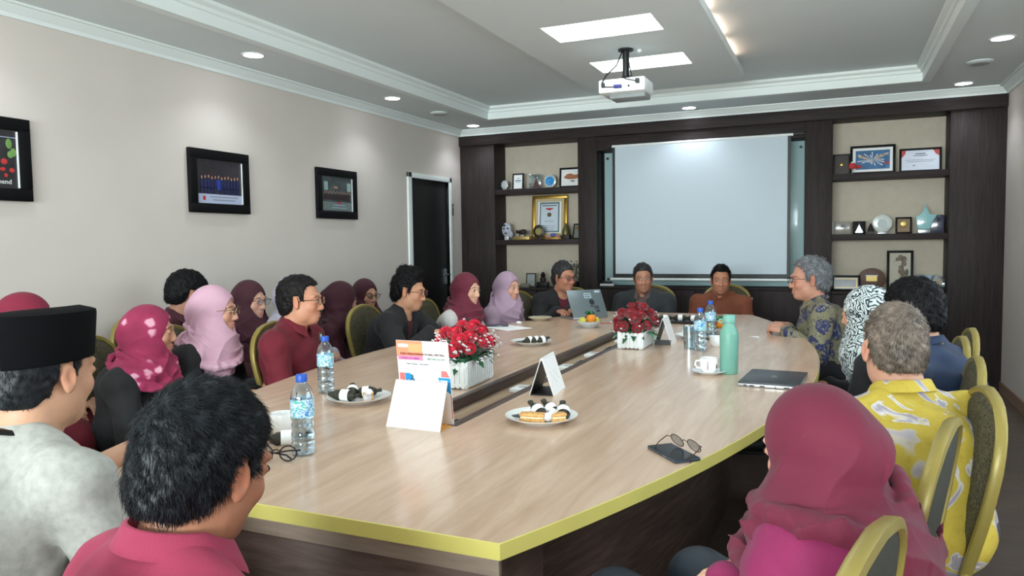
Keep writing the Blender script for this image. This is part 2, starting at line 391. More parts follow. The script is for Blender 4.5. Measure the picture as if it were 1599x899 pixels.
# ---------------------------------------------------------------- framed things
def frame_thing(name, label, cat, loc, wd, ht, border, fm, face_m, depth=.02, rz=0, tilt=0, group=None, mat_w=0, mat_m=None, glass=False):
    # stands with its base at loc, facing -Y
    t = thing(name, label, cat, loc, rz, group); T = TR((0, 0, 0), rx=-tilt)
    f = MB()
    f.box((-wd/2, 0, 0), (wd/2, depth, border), 0, T); f.box((-wd/2, 0, ht-border), (wd/2, depth, ht), 0, T)
    f.box((-wd/2, 0, border), (-wd/2+border, depth, ht-border), 0, T); f.box((wd/2-border, 0, border), (wd/2, depth, ht-border), 0, T)
    obj('frame', f, fm, t, bevel=min(.003, border/4))
    iw, ih = wd-2*border, ht-2*border
    if mat_w:
        obj('mount', MB().box((-iw/2, depth*.5, border), (iw/2, depth*.8, border+ih), 0, T), mat_m, t)
        obj('picture', MB().box((-iw/2+mat_w, depth*.42, border+mat_w), (iw/2-mat_w, depth*.49, border+ih-mat_w), 0, T), face_m, t)
    else: obj('picture', MB().box((-iw/2, depth*.5, border), (iw/2, depth*.8, border+ih), 0, T), face_m, t)
    return t, T
def lines(parent, T, specs, m, y=-.0, name='printed_lines'):
    b = MB()
    for (x, z, wl, h) in specs: b.box((x-wl/2, y-.0012, z-h/2), (x+wl/2, y-.0002, z+h/2), 0, T)
    return obj(name, b, m, parent, ang=0)
SY = 7.56
M_photo = mat('photo_dark_backdrop', (46, 40, 46), .3, var=.35, vscale=9, coat=.5)
M_photo2 = mat('photo_grey_hall', (70, 78, 80), .3, var=.4, vscale=9, coat=.5)
M_photo3 = mat('photo_black_ground', (34, 34, 38), .3, var=.3, vscale=9, coat=.5)
M_ltblue = mat('pale_blue_caption', (180, 190, 216), .5)
M_sk = mat('printed_skin', (170, 130, 108), .5); M_nv = mat('printed_navy', (34, 40, 84), .5); M_roy = mat('printed_royal_blue', (38, 60, 160), .5)
# wall pictures (local: x along wall, facing -Y local -> turned to face +X)
def wall_picture(y0, y1, z0, z1, label, pm):
    wd, ht = y1-y0, z1-z0
    t, T = frame_thing('framed_photograph', label, 'framed picture', (XL+.03, (y0+y1)/2, z0), wd, ht, .062, M_blackf, pm, .028, R(90), 0, 'framed photographs on the left wall')
    return t
t = wall_picture(3.58, 4.11, 1.56, 1.98, 'black framed group photo of people in navy, middle picture on the left wall', M_photo)
I = TR((0, 0, 0))
lines(t, I, [(0, .095, .40, .062)], M_ltblue, .012, 'caption_band')
lines(t, I, [(-.16+.029*k, .235+.004*(k % 3), .011, .018) for k in range(12)], M_sk, .012, 'face_print')
lines(t, I, [(-.16+.029*k, .195, .023, .06) for k in range(12) if k != 5]+[(-.16+.029*k, .15, .018, .04) for k in range(12) if k != 5], M_nv, .0118, 'photo_print')
lines(t, I, [(-.015, .19, .03, .07)], M_roy, .0114, 'printed_blue_suit')
lines(t, I, [(.03, .108, .25, .005), (.03, .088, .2, .005)], M_grey, .011, 'caption_lettering'); lines(t, I, [(-.145, .098, .022, .028)], M_red, .011, 'caption_emblem')
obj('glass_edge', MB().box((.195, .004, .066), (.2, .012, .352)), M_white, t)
t = wall_picture(4.865, 5.405, 1.552, 1.965, 'black framed hall group photo nearest the black door on the left wall', M_photo2)
lines(t, I, [(-.17+.024*k, .215+.008*(k % 2), .010, .015) for k in range(15)]+[(-.02, .262, .05, .02)], M_sk, .012, 'face_print')
lines(t, I, [(-.17+.024*k, .18, .02, .045) for k in range(15)], mat('printed_dark_clothes', (60, 44, 50), .5), .0118, 'photo_print')
lines(t, I, [(-.15, .27, .05, .07), (.16, .27, .05, .07)], mat('printed_foliage', (150, 176, 172), .5), .0118, 'printed_plants')
lines(t, I, [(0, .105, .40, .07)], mat('caption_grey_green', (112, 126, 124), .5), .0122, 'caption_band')
lines(t, I, [(.02, .115, .16, .005), (.02, .092, .2, .005)], M_ltblue, .011, 'caption_lettering'); lines(t, I, [(.02, .135, .05, .014)], M_red, .011, 'red_emblem')
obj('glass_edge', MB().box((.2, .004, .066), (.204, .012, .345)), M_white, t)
t = wall_picture(2.02, 2.55, 1.58, 2.0, 'black framed picture with green and red figures at the left edge of the photo', M_photo3)
rr = random.Random(3)
for nm, m_, cnt, x0, z0_, zz, sz in (('red_figure', M_red, 16, .0, .12, .08, .016), ('green_figure', mat('printed_green', (110, 150, 80), .5), 12, .02, .20, .09, .02), ('pale_figure', mat('printed_skin'), 8, .0, .15, .08, .009)):
    for k in range(cnt): obj(nm, MB().ell((x0-.17+.35*rr.random(), .0118, z0_+zz*rr.random()), (sz*rr.uniform(.5, 1.1), .0012, sz*rr.uniform(.5, 1.3)), 6), m_, t)
lines(t, I, [(0, .32, .4, .003)], M_ltblue, .012, 'printed_rule')
text('recommend', .034, TR((.08, .0105, .085), rx=R(90)), M_white, t, 'caption_lettering')
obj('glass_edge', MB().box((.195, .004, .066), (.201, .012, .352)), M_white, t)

# ---------------------------------------------------------------- left niche contents
def disc_award(name, label, x, z, r, m, mb_, base_m, y=SY, n=8, base=(.07, .05, .018), group=None, emblem=None, squash=1.0):
    t = thing(name, label, 'trophy', (x, y, z), 0, group)
    obj('base', MB().cbox((0, 0, base[2]/2), base), base_m, t, bevel=.002)
    poly = [(r*squash*math.cos(2*PI*(k+.5)/n), r*math.sin(2*PI*(k+.5)/n)) for k in range(n)]
    T = Matrix.Translation((0, .008, base[2]+r*.97)) @ Euler((R(90), 0, 0)).to_matrix().to_4x4()
    obj('disc', MB().prism(poly, 0, .016, 0, T), m, t, bevel=.002)
    if emblem: obj('emblem', MB().prism([(r*.5*math.cos(2*PI*k/20), r*.5*math.sin(2*PI*k/20)) for k in range(20)], .0165, .018, 0, T), emblem, t)
    return t
M_crys = mat('frosted_crystal', (196, 204, 206), .2, coat=.8, var=.15, vscale=60)
M_lab = mat('award_label', (205, 208, 210), .5, var=.1, vscale=80)
z1, z2, z0 = 1.912, 1.362, .84
disc_award('crystal_award', 'small clear octagonal crystal award at the left end of the upper left shelf', -3.40, z1, .052, M_crys, None, M_crys, SY, 8, (.05, .04, .012), None, M_lab, .85)
t, T = frame_thing('framed_certificate', 'small black framed certificate beside the octagonal crystal on the upper left shelf', 'framed certificate', (-3.245, SY, z1), .135, .185, .016, M_blackf, M_paper, .014, 0, R(6))
lines(t, T, [(0, .105, .07, .012), (0, .085, .05, .005), (0, .13, .03, .006)], mat('teal_ink', (70, 130, 150), .6), .007, 'certificate_lettering')
t = thing('acrylic_trophy', 'clear square acrylic trophy with a dark red temple figure on the upper left shelf', 'trophy', (-3.035, SY, z1))
obj('acrylic_block', MB().cbox((0, 0, .085), (.135, .02, .15)), M_crystal, t, bevel=.002); obj('base', MB().cbox((0, 0, .005), (.15, .05, .01)), M_lab, t)
b = MB()
for k in range(5): b.cbox((.02, -.018, .022+.018*k), (.075-.016*k, .014, .018))
b.tube([(.02, -.018, .10), (.02, -.018, .13)], [.006, .001], 8); obj('temple_relief', b, mat('maroon_relief', (92, 52, 56), .5), t)
t = disc_award('acrylic_trophy', 'round clear acrylic trophy with a bright blue disc on the upper left shelf', -2.86, z1, .070, M_crys, None, M_silver, SY, 24, (.10, .05, .012))
T = Matrix.Translation((0, -.009, .012+.068)) @ Euler((R(90), 0, 0)).to_matrix().to_4x4()
obj('blue_disc', MB().prism([(.048*math.cos(2*PI*k/24), .048*math.sin(2*PI*k/24)) for k in range(24)], 0, .003, 0, T), M_blue, t)
obj('swirl', MB().tube([(.03*math.cos(a*.35)*(a/12), .0035*0, .03*math.sin(a*.35)*(a/12)) for a in range(3, 15)], .003, 5, T=TR((0, -.0125, .08))), M_ltblue, t)
t, T = frame_thing('framed_picture', 'black framed picture of an orange animal shape, right end of the upper left shelf', 'framed picture', (-2.60, SY-.02, z1), .30, .215, .02, M_blackf, M_paper, .016, 0, R(5))
b = MB(); b.ell((-.01, .006, .112), (.085, .002, .024)); b.ell((-.03, .006, .128), (.045, .002, .02)); b.ell((.05, .006, .118), (.03, .002, .018)); obj('orange_figure', b, mat('orange_brown_print', (176, 112, 74), .6, var=.3, vscale=60), t)
lines(t, T, [(.0, .07, .045, .01)], M_ink, .008, 'caption_block')
# middle shelf
t, T = frame_thing('framed_certificate', 'large gold framed certificate with a medal standing on the lower left shelf', 'framed certificate', (-2.90, 7.60, z2), .41, .485, .035, M_gold, M_paper, .03, 0, R(5), None, .035, mat('cream_mount', (206, 190, 150), .7))
b = MB(); b.box((-.116, .0118, .078), (.116, .0138, .41), 0, T); obj('inner_border', b, mat('grey_teal_print', (110, 134, 142), .6), t)
b = MB(); b.box((-.1, .009, .095), (.1, .0114, .39), 0, T); obj('certificate_sheet', b, mat('pale_blue_sheet', (212, 224, 236), .6), t)
lines(t, T, [(0, .372, .17, .012), (0, .20, .11, .004), (0, .15, .15, .003), (0, .13, .15, .003), (0, .11, .12, .003)], M_grey, .0085, 'certificate_lettering')
b = MB(); b.add([(-.045, .006, .345), (.045, .006, .345), (.045, .006, .337), (.0, .006, .318), (-.045, .006, .337)], [(0, 1, 2, 3, 4)], 0, T); obj('medal_ribbon', b, M_red, t, ang=0)
obj('medal', MB().prism([(.024*math.cos(2*PI*k/20), .024*math.sin(2*PI*k/20)) for k in range(20)], 0, .004, 0, T @ TR((0, .008, .272), rx=R(90))), mat('bronze', (104, 92, 60), .4, .6), t)
t = thing('carved_mask', 'grey and white carved mask at the left end of the lower left shelf', 'figurine', (-3.37, 7.53, z2))
b = MB(); b.ell((0, 0, .115), (.058, .03, .078)); b.ell((.0, -.026, .10), (.012, .014, .026)); b.ell((.045, .0, .06), (.03, .02, .04)); b.cbox((0, .01, .02), (.05, .04, .04)); obj('mask_body', b, mat('pale_stone', (184, 186, 198), .5, var=.25, vscale=40), t)
b = MB(); b.ell((-.022, -.026, .128), (.014, .008, .008)); b.ell((.022, -.026, .128), (.014, .008, .008)); b.ell((0, -.026, .075), (.022, .008, .007)); b.ell((-.02, -.02, .16), (.02, .01, .014)); obj('dark_markings', b, M_ink, t)
t = tag(obj('egg_ornament', MB().ell((0, 0, .024), (.016, .016, .024)), M_cer, loc=(-3.325, 7.45, z2)), 'tiny white egg-shaped ornament in front of the carved mask', 'ornament')
t = thing('bull_figurine', 'dark bull figurine on a gold plaque base on the lower left shelf', 'figurine', (-3.17, 7.49, z2))
obj('plaque_base', MB().cbox((0, 0, .018), (.19, .05, .036)), mat('brass_plate', (176, 152, 92), .35, .6), t, bevel=.002)
b = MB(); b.ell((0, 0, .083), (.05, .02, .027)); b.ell((-.05, 0, .088), (.024, .016, .02)); b.ell((.02, 0, .1), (.03, .018, .016))
for x in (-.032, -.022, .03, .04): b.tube([(x, .008 if x in (-.032, .03) else -.008, .075), (x, .008 if x in (-.032, .03) else -.008, .037)], .006, 7)
b.tube([(-.062, -.014, .10), (-.068, -.02, .113)], [.004, .001], 6); b.tube([(-.062, .014, .10), (-.068, .02, .113)], [.004, .001], 6); b.tube([(.05, 0, .09), (.062, 0, .06)], .003, 6)
obj('bull', b, mat('dark_bronze', (44, 34, 34), .4, .4), t)
t = disc_award('wooden_plaque', 'shield-shaped dark plaque with a gold face in front of the gold framed certificate', -2.975, z2, .075, mat('plaque_wood', (40, 36, 34), .4), None, M_vdark, 7.50, 10, (.08, .06, .014), None, mat('plaque_gold', (150, 138, 84), .4, .4, var=.15, vscale=60), .9)
t = thing('crab_ornament', 'pink and blue crab-like ornament in front of the gold frame', 'ornament', (-2.80, 7.47, z2))
b = MB(); 
for s in (-1, 1):
    for k in range(3): b.tube([(s*.02, 0, .03), (s*(.05+.01*k), -.01, .045-.008*k), (s*(.075-.005*k), -.015+.02*k, .004)], [.009, .008, .004], 7)
obj('legs', b, mat('salmon_pink', (196, 136, 128), .5), t); obj('shell', MB().ell((0, 0, .045), (.034, .022, .022)), mat('ornament_blue', (76, 98, 160), .4), t)
t = thing('bell_trophy', 'small olive bell-shaped trophy right of the gold frame', 'trophy', (-2.665, 7.50, z2))
obj('base', MB().cbox((0, 0, .022), (.10, .07, .044)), M_vdark, t, bevel=.003)
obj('bell', MB().lathe([(.04, .045), (.042, .07), (.036, .10), (.026, .13), (.012, .155), (.003, .175)], 20), mat('olive_brass', (112, 104, 66), .4, .5, var=.2, vscale=50), t)
t, T = frame_thing('award_plaque', 'slanted black framed plaque at the right end of the lower left shelf', 'plaque', (-2.535, 7.47, z2), .115, .165, .012, M_blackf, mat('plaque_silver', (132, 136, 128), .4, .3, var=.2, vscale=40), .014, R(-18), R(10))
lines(t, T, [(0, .05, .07, .02), (0, .085, .05, .004)], M_grey, .007, 'plaque_lettering'); obj('emblem', MB().ell((0, .006, .12), (.014, .003, .014)), M_gold, t)
# on the base unit, left niche
t, T = frame_thing('award_plaque', 'dark framed mirror-like plaque standing on the left base cabinet behind the lilac headscarf', 'plaque', (-3.10, 7.55, z0), .115, .155, .013, mat('dark_brown_frame', (66, 58, 54), .4), mat('pale_panel', (170, 178, 178), .3, var=.1, vscale=20), .014, 0, R(5))
lines(t, T, [(0, .05, .05, .004), (0, .065, .06, .004)], M_grey, .007, 'plaque_lettering')
t = thing('desk_nameplate', 'small brass-coloured block in front of the dark framed plaque', 'plaque', (-3.13, 7.46, z0)); obj('block', MB().cbox((0, 0, .022), (.10, .03, .044)), mat('dull_brass', (130, 122, 92), .5), t, bevel=.003); obj('lettering_strip', MB().cbox((0, -.016, .022), (.07, .002, .016)), M_grey, t)
t = thing('temple_trophy', 'dark statuette trophy on the left base cabinet beside the plaque', 'trophy', (-2.94, 7.52, z0))
obj('base', MB().cbox((0, 0, .03), (.12, .08, .06)), M_black, t, bevel=.003)
obj('figure', MB().lathe([(.03, .06), (.036, .09), (.022, .115), (.03, .135), (.02, .155), (.004, .17)], 14), mat('dark_bronze'), t)
disc_award('crystal_award', 'faint clear crystal award on the left base cabinet behind the smiling man', -2.74, z0, .065, M_crystal, None, M_crystal, 7.54, 6, (.06, .04, .012))
t = thing('potted_plant', 'small dark leafy plant beside the pillar behind the smiling man', 'plant', (-2.555, 7.50, z0))
obj('pot', MB().lathe([(.04, 0), (.05, .07), (.046, .07), (.042, .062), (.001, .06)], 16, capt=False), M_black, t)
b = MB(); rr = random.Random(5)
for k in range(46):
    a = rr.random()*6.28; h = rr.random(); r_ = .02+.05*rr.random(); p = Vector((r_*math.cos(a), r_*math.sin(a)*.7, .08+.2*h)); T = TR(p, rr.random()*1.5, rr.random()*1.5, a)
    b.add([(0, 0, 0), (.012, .004, .012), (0, 0, .032), (-.012, .004, .012)], [(0, 1, 2, 3)], 0, T)
obj('foliage', b, mat('dull_green_leaf', (84, 98, 84), .6), t); b = MB()
for k in range(5): b.tube([(0, 0, .06), (.02*math.cos(k*1.3), .02*math.sin(k*1.3), .26)], .003, 5)
obj('stems', b, mat('stem_green', (70, 84, 60), .6), t)

# ---------------------------------------------------------------- right niche contents
t, T = frame_thing('award_plaque', 'dark brown plaque at the left end of the upper right shelf', 'plaque', (.025, 7.60, z1), .145, .20, .014, M_vdark, mat('brown_plaque_face', (52, 42, 34), .4), .016, 0, R(4)); obj('emblem', MB().ell((0, .005, .1), (.014, .003, .014)), M_gold, t)
t = thing('ribbon_rosette', 'small red rosette with white centre between the brown plaque and the blue picture', 'ornament', (.115, 7.50, z1))
obj('rosette', MB().lathe([(.001, -.008), (.022, -.01), (.032, 0), (.022, .008), (.001, .008)], 16, T=TR((0, 0, .075), rx=R(90))), M_red, t); obj('centre', MB().ell((.0, -.008, .105), (.012, .006, .008)), M_white, t); obj('stand', MB().tube([(-.0, 0, 0), (-.0, 0, .05)], .005, 8), M_silver, t); obj('foot', MB().lathe([(.018, 0), (.016, .006)], 12), M_white, t)
t, T = frame_thing('framed_picture', 'black framed blue star-burst picture in a white mount on the upper right shelf', 'framed picture', (.285, 7.58, z1), .375, .265, .022, M_blackf, mat('burst_blue', (58, 112, 160), .35, var=.35, vscale=14), .018, 0, R(5), None, .024, M_paper)
b = MB()
rr = random.Random(11)
for k in range(16):
    a = 2*PI*k/16+rr.uniform(-.15, .15); L = rr.uniform(.05, .13); wv = .004
    b.add([(0, .0062, .132), (L*math.cos(a)-wv*math.sin(a), .0062, .132+.62*L*math.sin(a)+wv*math.cos(a)), (L*math.cos(a)+wv*math.sin(a), .0062, .132+.62*L*math.sin(a)-wv*math.cos(a))], [(0, 1, 2)], 0, T)
obj('white_rays', b, M_paper, t, ang=0)
b = MB()
for (x0, z0_, x1, z1_) in ((-.12, .175, -.03, .135), (.03, .145, .13, .19)): b.add([(x0, .0055, z0_-.013), (x1, .0055, z1_-.01), (x1, .0055, z1_+.006), (x0, .0055, z0_+.015)], [(0, 1, 2, 3)], 0, T)
obj('banner_strips', b, mat('banner_cream', (200, 176, 150), .6, var=.5, vscale=70), t, ang=0)
for q in (((-.14, .005, .05), (-.08, .005, .07), (-.13, .005, .1)), ((.08, .005, .1), (.14, .005, .085), (.13, .005, .11))): obj('red_patch', MB().add(q, [(0, 1, 2)], 0, T), M_red, t, ang=0)
t, T = frame_thing('framed_certificate', 'black framed certificate with red corners at the right end of the upper right shelf', 'framed certificate', (.67, 7.58, z1), .335, .215, .018, M_blackf, mat('certificate_white', (218, 226, 240), .35, coat=.6), .018, 0, R(5))
lines(t, T, [(0, .165, .08, .008), (0, .148, .11, .006), (0, .11, .24, .003), (0, .095, .2, .003), (-.05, .06, .016, .01)], M_grey, .0085, 'certificate_lettering')
for q in (((-.149, .008, .197), (-.115, .008, .197), (-.12, .008, .165), (-.149, .008, .13)), ((.149, .008, .197), (.10, .008, .197), (.12, .008, .16), (.149, .008, .14))): obj('red_corner', MB().add(q, [(0, 1, 2, 3)], 0, T), mat('corner_red', (196, 84, 76), .6), t, ang=0)
# lower right shelf
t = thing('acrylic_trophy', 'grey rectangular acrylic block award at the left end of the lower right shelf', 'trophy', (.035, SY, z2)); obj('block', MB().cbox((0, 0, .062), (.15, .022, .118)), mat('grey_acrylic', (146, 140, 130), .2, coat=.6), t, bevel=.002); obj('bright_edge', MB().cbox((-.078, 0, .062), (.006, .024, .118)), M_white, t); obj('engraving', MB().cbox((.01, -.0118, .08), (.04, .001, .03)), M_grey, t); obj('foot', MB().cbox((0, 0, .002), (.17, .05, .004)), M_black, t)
t = thing('award_plaque', 'black plaque with a silver temple emblem on the lower right shelf', 'plaque', (.18, SY, z2)); obj('board', MB().cbox((0, .004, .06), (.108, .018, .12)), M_blackf, t, bevel=.002)
b = MB()
for k in range(5): b.cbox((0, -.009, .022+.014*k), (.062-.013*k, .008, .014))
b.tube([(0, -.009, .085), (0, -.009, .104)], [.005, .001], 6); obj('silver_temple', b, M_silver, t)
t = thing('temple_trophy', 'small dark pointed ornament in front of the round silver plate award', 'trophy', (.275, 7.50, z2)); obj('base', MB().cbox((0, 0, .012), (.07, .05, .024)), M_vdark, t); obj('cone', MB().lathe([(.026, .024), (.022, .05), (.012, .08), (.002, .10)], 12), mat('dark_bronze'), t)
disc_award('crystal_award', 'bright white octagonal plate award in the middle of the lower right shelf', .37, z2, .083, mat('bright_silver_plate', (214, 222, 220), .2, .3, var=.1, vscale=30), None, M_silver, 7.55, 10, (.08, .06, .014), None, mat('plate_engraving', (176, 188, 186), .4))
t, T = frame_thing('award_plaque', 'black framed bronze square plaque with a round seal on the lower right shelf', 'plaque', (.545, SY, z2), .132, .15, .016, M_blackf, mat('bronze_face', (110, 88, 62), .4, .3), .018, 0, R(4)); obj('seal', MB().ell((0, .004, .088), (.03, .004, .028)), mat('brass_plate'), t)
t = thing('star_trophy', 'tall pale teal star-shaped glass trophy on the lower right shelf', 'trophy', (.705, SY, z2)); obj('base', MB().cbox((0, 0, .018), (.10, .06, .036)), M_silver, t, bevel=.002)
T = TR((0, .01, .04), rx=R(90)); obj('glass_star', MB().prism([(-.05, 0), (.05, 0), (.06, .05), (.10, .12), (.045, .13), (.012, .21), (-.02, .14), (-.065, .105), (-.055, .04)], 0, .02, 0, T), mat('teal_glass', (150, 200, 204), .12, coat=.8), t, bevel=.002)
obj('spike', MB().tube([(.002, 0, .24), (.002, 0, .285)], [.006, .002], 6), M_crys, t); obj('engraved_circle', MB().tube([(.026*math.cos(a*.52)-.005, -.0125, .11+.026*math.sin(a*.52)) for a in range(12)], .0018, 5, closed=True), M_lab, t)
t = thing('acrylic_trophy', 'dark blue-grey slanted glass award at the right end of the lower right shelf', 'trophy', (.83, 7.58, z2)); T = TR((0, .01, 0), rx=R(90)); obj('glass_plate', MB().prism([(-.085, 0), (.03, 0), (.035, .16), (-.02, .165), (-.06, .12)], 0, .02, 0, T), mat('smoky_glass', (72, 74, 92), .15, coat=.8), t, bevel=.002); obj('engraving', MB().ell((-.01, -.011, .12), (.014, .002, .018)), M_ink, t)
# right base
t, T = frame_thing('framed_certificate', 'low wide black framed display box on the right base cabinet beside the pillar', 'framed picture', (.075, 7.52, z0), .24, .145, .018, M_blackf, M_photo3, .02, 0, R(5)); f = MB(); 
for a, b_ in (((-.09, .008, .03), (.09, .0085, .033)), ((-.09, .008, .112), (.09, .0085, .115)), ((.087, .008, .03), (.09, .0085, .115))): f.box(a, b_, 0, T)
obj('inner_line', f, M_gold, t)
t = thing('round_plaque', 'round brown wooden plaque with a brass plate on the right base cabinet', 'plaque', (.29, 7.56, z0)); T = TR((0, .01, .105), rx=R(90)); obj('disc', MB().prism([(.118*math.cos(2*PI*k/32), .105*math.sin(2*PI*k/32)) for k in range(32)], 0, .02, 0, T), mat('plaque_brown', (92, 64, 50), .45), t, bevel=.003); obj('brass_plate', MB().cbox((0, -.013, .115), (.09, .004, .05)), mat('brass_plate'), t); obj('white_strip', MB().cbox((0, -.015, .142), (.1, .005, .008)), M_white, t)
t, T = frame_thing('framed_picture', 'tall black framed batik seahorse picture on the right base cabinet', 'framed picture', (.525, 7.61, z0), .215, .37, .022, M_blackf, mat('batik_ground', (200, 194, 178), .7), .02, 0, R(4))
b = MB(); path = [(-.02, .29), (.005, .305), (.03, .29), (.032, .25), (.01, .215), (.012, .18), (.03, .15), (.03, .11), (.012, .075), (-.015, .06), (-.03, .078), (-.018, .092)]
[b.ell((x, .006, z), (r_, .003, r_*1.15), 8, 0, T) for (x, z), r_ in zip(path, [.016, .022, .025, .021, .02, .027, .028, .02, .013, .010, .008, .006])]; obj('seahorse', b, mat('batik_brown', (128, 112, 100), .7, var=.4, vscale=60), t); b = MB(); b.tube([(-.02, .004, .29), (-.05, .004, .27), (-.055, .004, .255)], [.01, .006, .004], 6, 0, T, flat=.15); b.ell((.055, .006, .17), (.014, .003, .03)); obj('snout_and_fin', b, mat('batik_green', (104, 116, 100), .7), t)
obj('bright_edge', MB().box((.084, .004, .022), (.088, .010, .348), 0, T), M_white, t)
t = thing('gift_box', 'pale blue open presentation box on the right base cabinet', 'box', (.70, 7.54, z0)); obj('box_body', MB().cbox((0, 0, .075), (.13, .06, .15)), mat('pale_blue_card', (168, 190, 206), .6), t, bevel=.003); obj('open_lid', MB().cbox((.085, -.01, .07), (.012, .11, .14), 0, TR((0, 0, 0), rz=R(-14))), mat('grey_blue_card', (110, 122, 138), .6), t, bevel=.003)
disc_award('crystal_award', 'clear crystal award with beige engraving, right end of the right base cabinet', .815, z0, .07, M_crystal, None, M_crystal, 7.50, 5, (.09, .05, .02), None, mat('beige_etch', (170, 160, 140), .6))

# ================================================================ PROJECTOR
pj = thing('projector', 'white ceiling projector hanging on a black pole below the dropped panel', 'projector', (-1.30, 4.88, 2.30))
obj('housing', MB().cbox((0, -.0, .045), (.31, .24, .088)), M_white, pj, bevel=.012)
obj('lower_shell', MB().cbox((.02, .03, -.012), (.24, .16, .03)), mat('grey_plastic', (150, 156, 156), .5), pj, bevel=.008)
obj('lens', MB().lathe([(.04, 0), (.042, .03), (.034, .034), (.03, .02), (.001, .016)], 20, T=TR((-.07, .118, .045), rx=R(-90)), capt=False), M_black, pj)
obj('pole', MB().tube([(0, 0, .10), (0, 0, .298)], .022, 14), M_black, pj)
obj('ceiling_plate', MB().lathe([(.05, .288), (.05, .299)], 18), M_black, pj)
f = MB()
for a in (35, 145, 215, 325): f.tube([(0, 0, .10), (.10*math.cos(R(a)), .08*math.sin(R(a)), .096), (.13*math.cos(R(a)), .09*math.sin(R(a)), .09)], .008, 6)
obj('mount_arms', f, M_black, pj)
obj('cable', MB().tube([(-.015, -.02, .29), (-.05, -.05, .19), (-.11, -.09, .12), (-.125, -.13, .07), (-.10, -.145, .035), (-.05, -.15, .03), (-.02, -.13, .035)], .0045, 7), M_black, pj)
obj('cable', MB().tube([(.015, -.01, .26), (.03, -.02, .18), (.05, -.04, .115), (.0, -.10, .10), (.04, -.14, .075), (.1, -.13, .06)], .004, 7), M_black, pj)
obj('cable_plug', MB().cbox((-.02, -.135, .035), (.05, .03, .02)), mat('plug_blue', (40, 44, 120), .5), pj, bevel=.003)
obj('power_plug', MB().cbox((.11, -.13, .06), (.024, .03, .03)), M_black, pj, bevel=.003)
obj('cable_joint', MB().cbox((-.118, -.135, .05), (.022, .02, .03)), M_black, pj, bevel=.004)
obj('port', MB().lathe([(.007, 0), (.007, .003)], 12, T=TR((.05, -.121, .035), rx=R(90))), M_ink, pj)
t = tag(obj('motion_sensor', MB().lathe([(.016, -.001), (.016, -.012), (.008, -.02), (.001, -.022)], 16, capb=True), M_white, loc=(-1.22, 4.93, PZ)), 'tiny white knob on the dropped ceiling beside the projector pole', 'sensor')

# ================================================================ TABLE
TC = -1.193
def hw(y): u = (y-3.59)/2.33; return .60+.525*(1-u*u)
def table_outline(inset=0.0, y0=1.265, y1=5.94, n=40):
    pts = []; ya, yb = y0+inset, y1-inset
    for k in range(n+1): y = ya+(yb-ya)*k/n; pts.append((TC+hw(y)-inset, y))
    for k in range(n+1): y = yb-(yb-ya)*k/n; pts.append((TC-hw(y)+inset, y))
    return pts
GX0, GX1, GY0, GY1, TZ = -1.318, -1.102, 2.05, 5.12, .75
tb = thing('conference_table', 'long boat-shaped oak conference table with a yellow edge and a sunken cable groove', 'table', (TC, 3.6, 0))
def tl(mb): # into the table's own frame
    for i, v in enumerate(mb.V): mb.V[i] = (v[0]-TC, v[1]-3.6, v[2])
    return mb
m = MB(); n = 40; ya, yb = 1.267, 5.938
ysl = sorted(set([ya+(yb-ya)*k/n for k in range(n+1)]+[GY0, GY1]))
for a, b_ in zip(ysl[:-1], ysl[1:]):
    segs = [(-hw(a)+.002, hw(a)-.002, -hw(b_)+.002, hw(b_)-.002)]
    if a >= GY0-1e-6 and b_ <= GY1+1e-6: segs = [(-hw(a)+.002, GX0-TC, -hw(b_)+.002, GX0-TC), (GX1-TC, hw(a)-.002, GX1-TC, hw(b_)-.002)]
    for (l0, r0, l1, r1) in segs:
        m.add([(TC+l0, a, TZ), (TC+r0, a, TZ), (TC+r1, b_, TZ), (TC+l1, b_, TZ), (TC+l0, a, TZ-.032), (TC+r0, a, TZ-.032), (TC+r1, b_, TZ-.032), (TC+l1, b_, TZ-.032)], [(0, 1, 2, 3), (7, 6, 5, 4)]+([] if 0 else []))
obj('tabletop', tl(m), M_top, tb, ang=0)
o0 = table_outline(); o1 = table_outline(.0025); N = len(o0); m = MB()
vs = [(x, y, TZ-.0335) for x, y in o0]+[(x, y, TZ-.001) for x, y in o0]+[(x, y, TZ+.0003) for x, y in o1]+[(x, y, TZ-.0335) for x, y in table_outline(.012)]
fs = []
for i in range(N):
    j = (i+1) % N
    fs += [(i, j, N+j, N+i), (N+i, N+j, 2*N+j, 2*N+i), (3*N+i, 3*N+j, j, i)]
m.add(vs, fs); obj('edge_band', tl(m), M_edge, tb, ang=.9)
m = MB(); rw = .035
m.box((GX0, GY0, TZ-.06), (GX0+.012, GY1, TZ-.004)); m.box((GX1-rw, GY0, TZ-.06), (GX1, GY1, TZ+.002)); m.box((GX0-.0, GY0, TZ-.004), (GX0+rw-.006, GY1, TZ+.002)); m.box((GX0, GY0, TZ-.06), (GX1, GY0+.012, TZ+.001)); m.box((GX0, GY1-.012, TZ-.06), (GX1, GY1, TZ+.001))
obj('groove_rim', tl(m), M_rim, tb, bevel=.001)
obj('groove_floor', tl(MB().box((GX0+.001, GY0+.001, TZ-.064), (GX1-.001, GY1-.001, TZ-.046))), M_groove, tb)
m = MB(); 
ins = .42
for k in range(24):
    a = 1.62+(5.58-1.62)*k/24; b_ = 1.62+(5.58-1.62)*(k+1)/24
    m.add([(TC-hw(a)+ins, a, .001), (TC+hw(a)-ins, a, .001), (TC+hw(b_)-ins, b_, .001), (TC-hw(b_)+ins, b_, .001), (TC-hw(a)+ins, a, TZ-.034), (TC+hw(a)-ins, a, TZ-.034), (TC+hw(b_)-ins, b_, TZ-.034), (TC-hw(b_)+ins, b_, TZ-.034)], [(0, 3, 7, 4), (1, 5, 6, 2)])
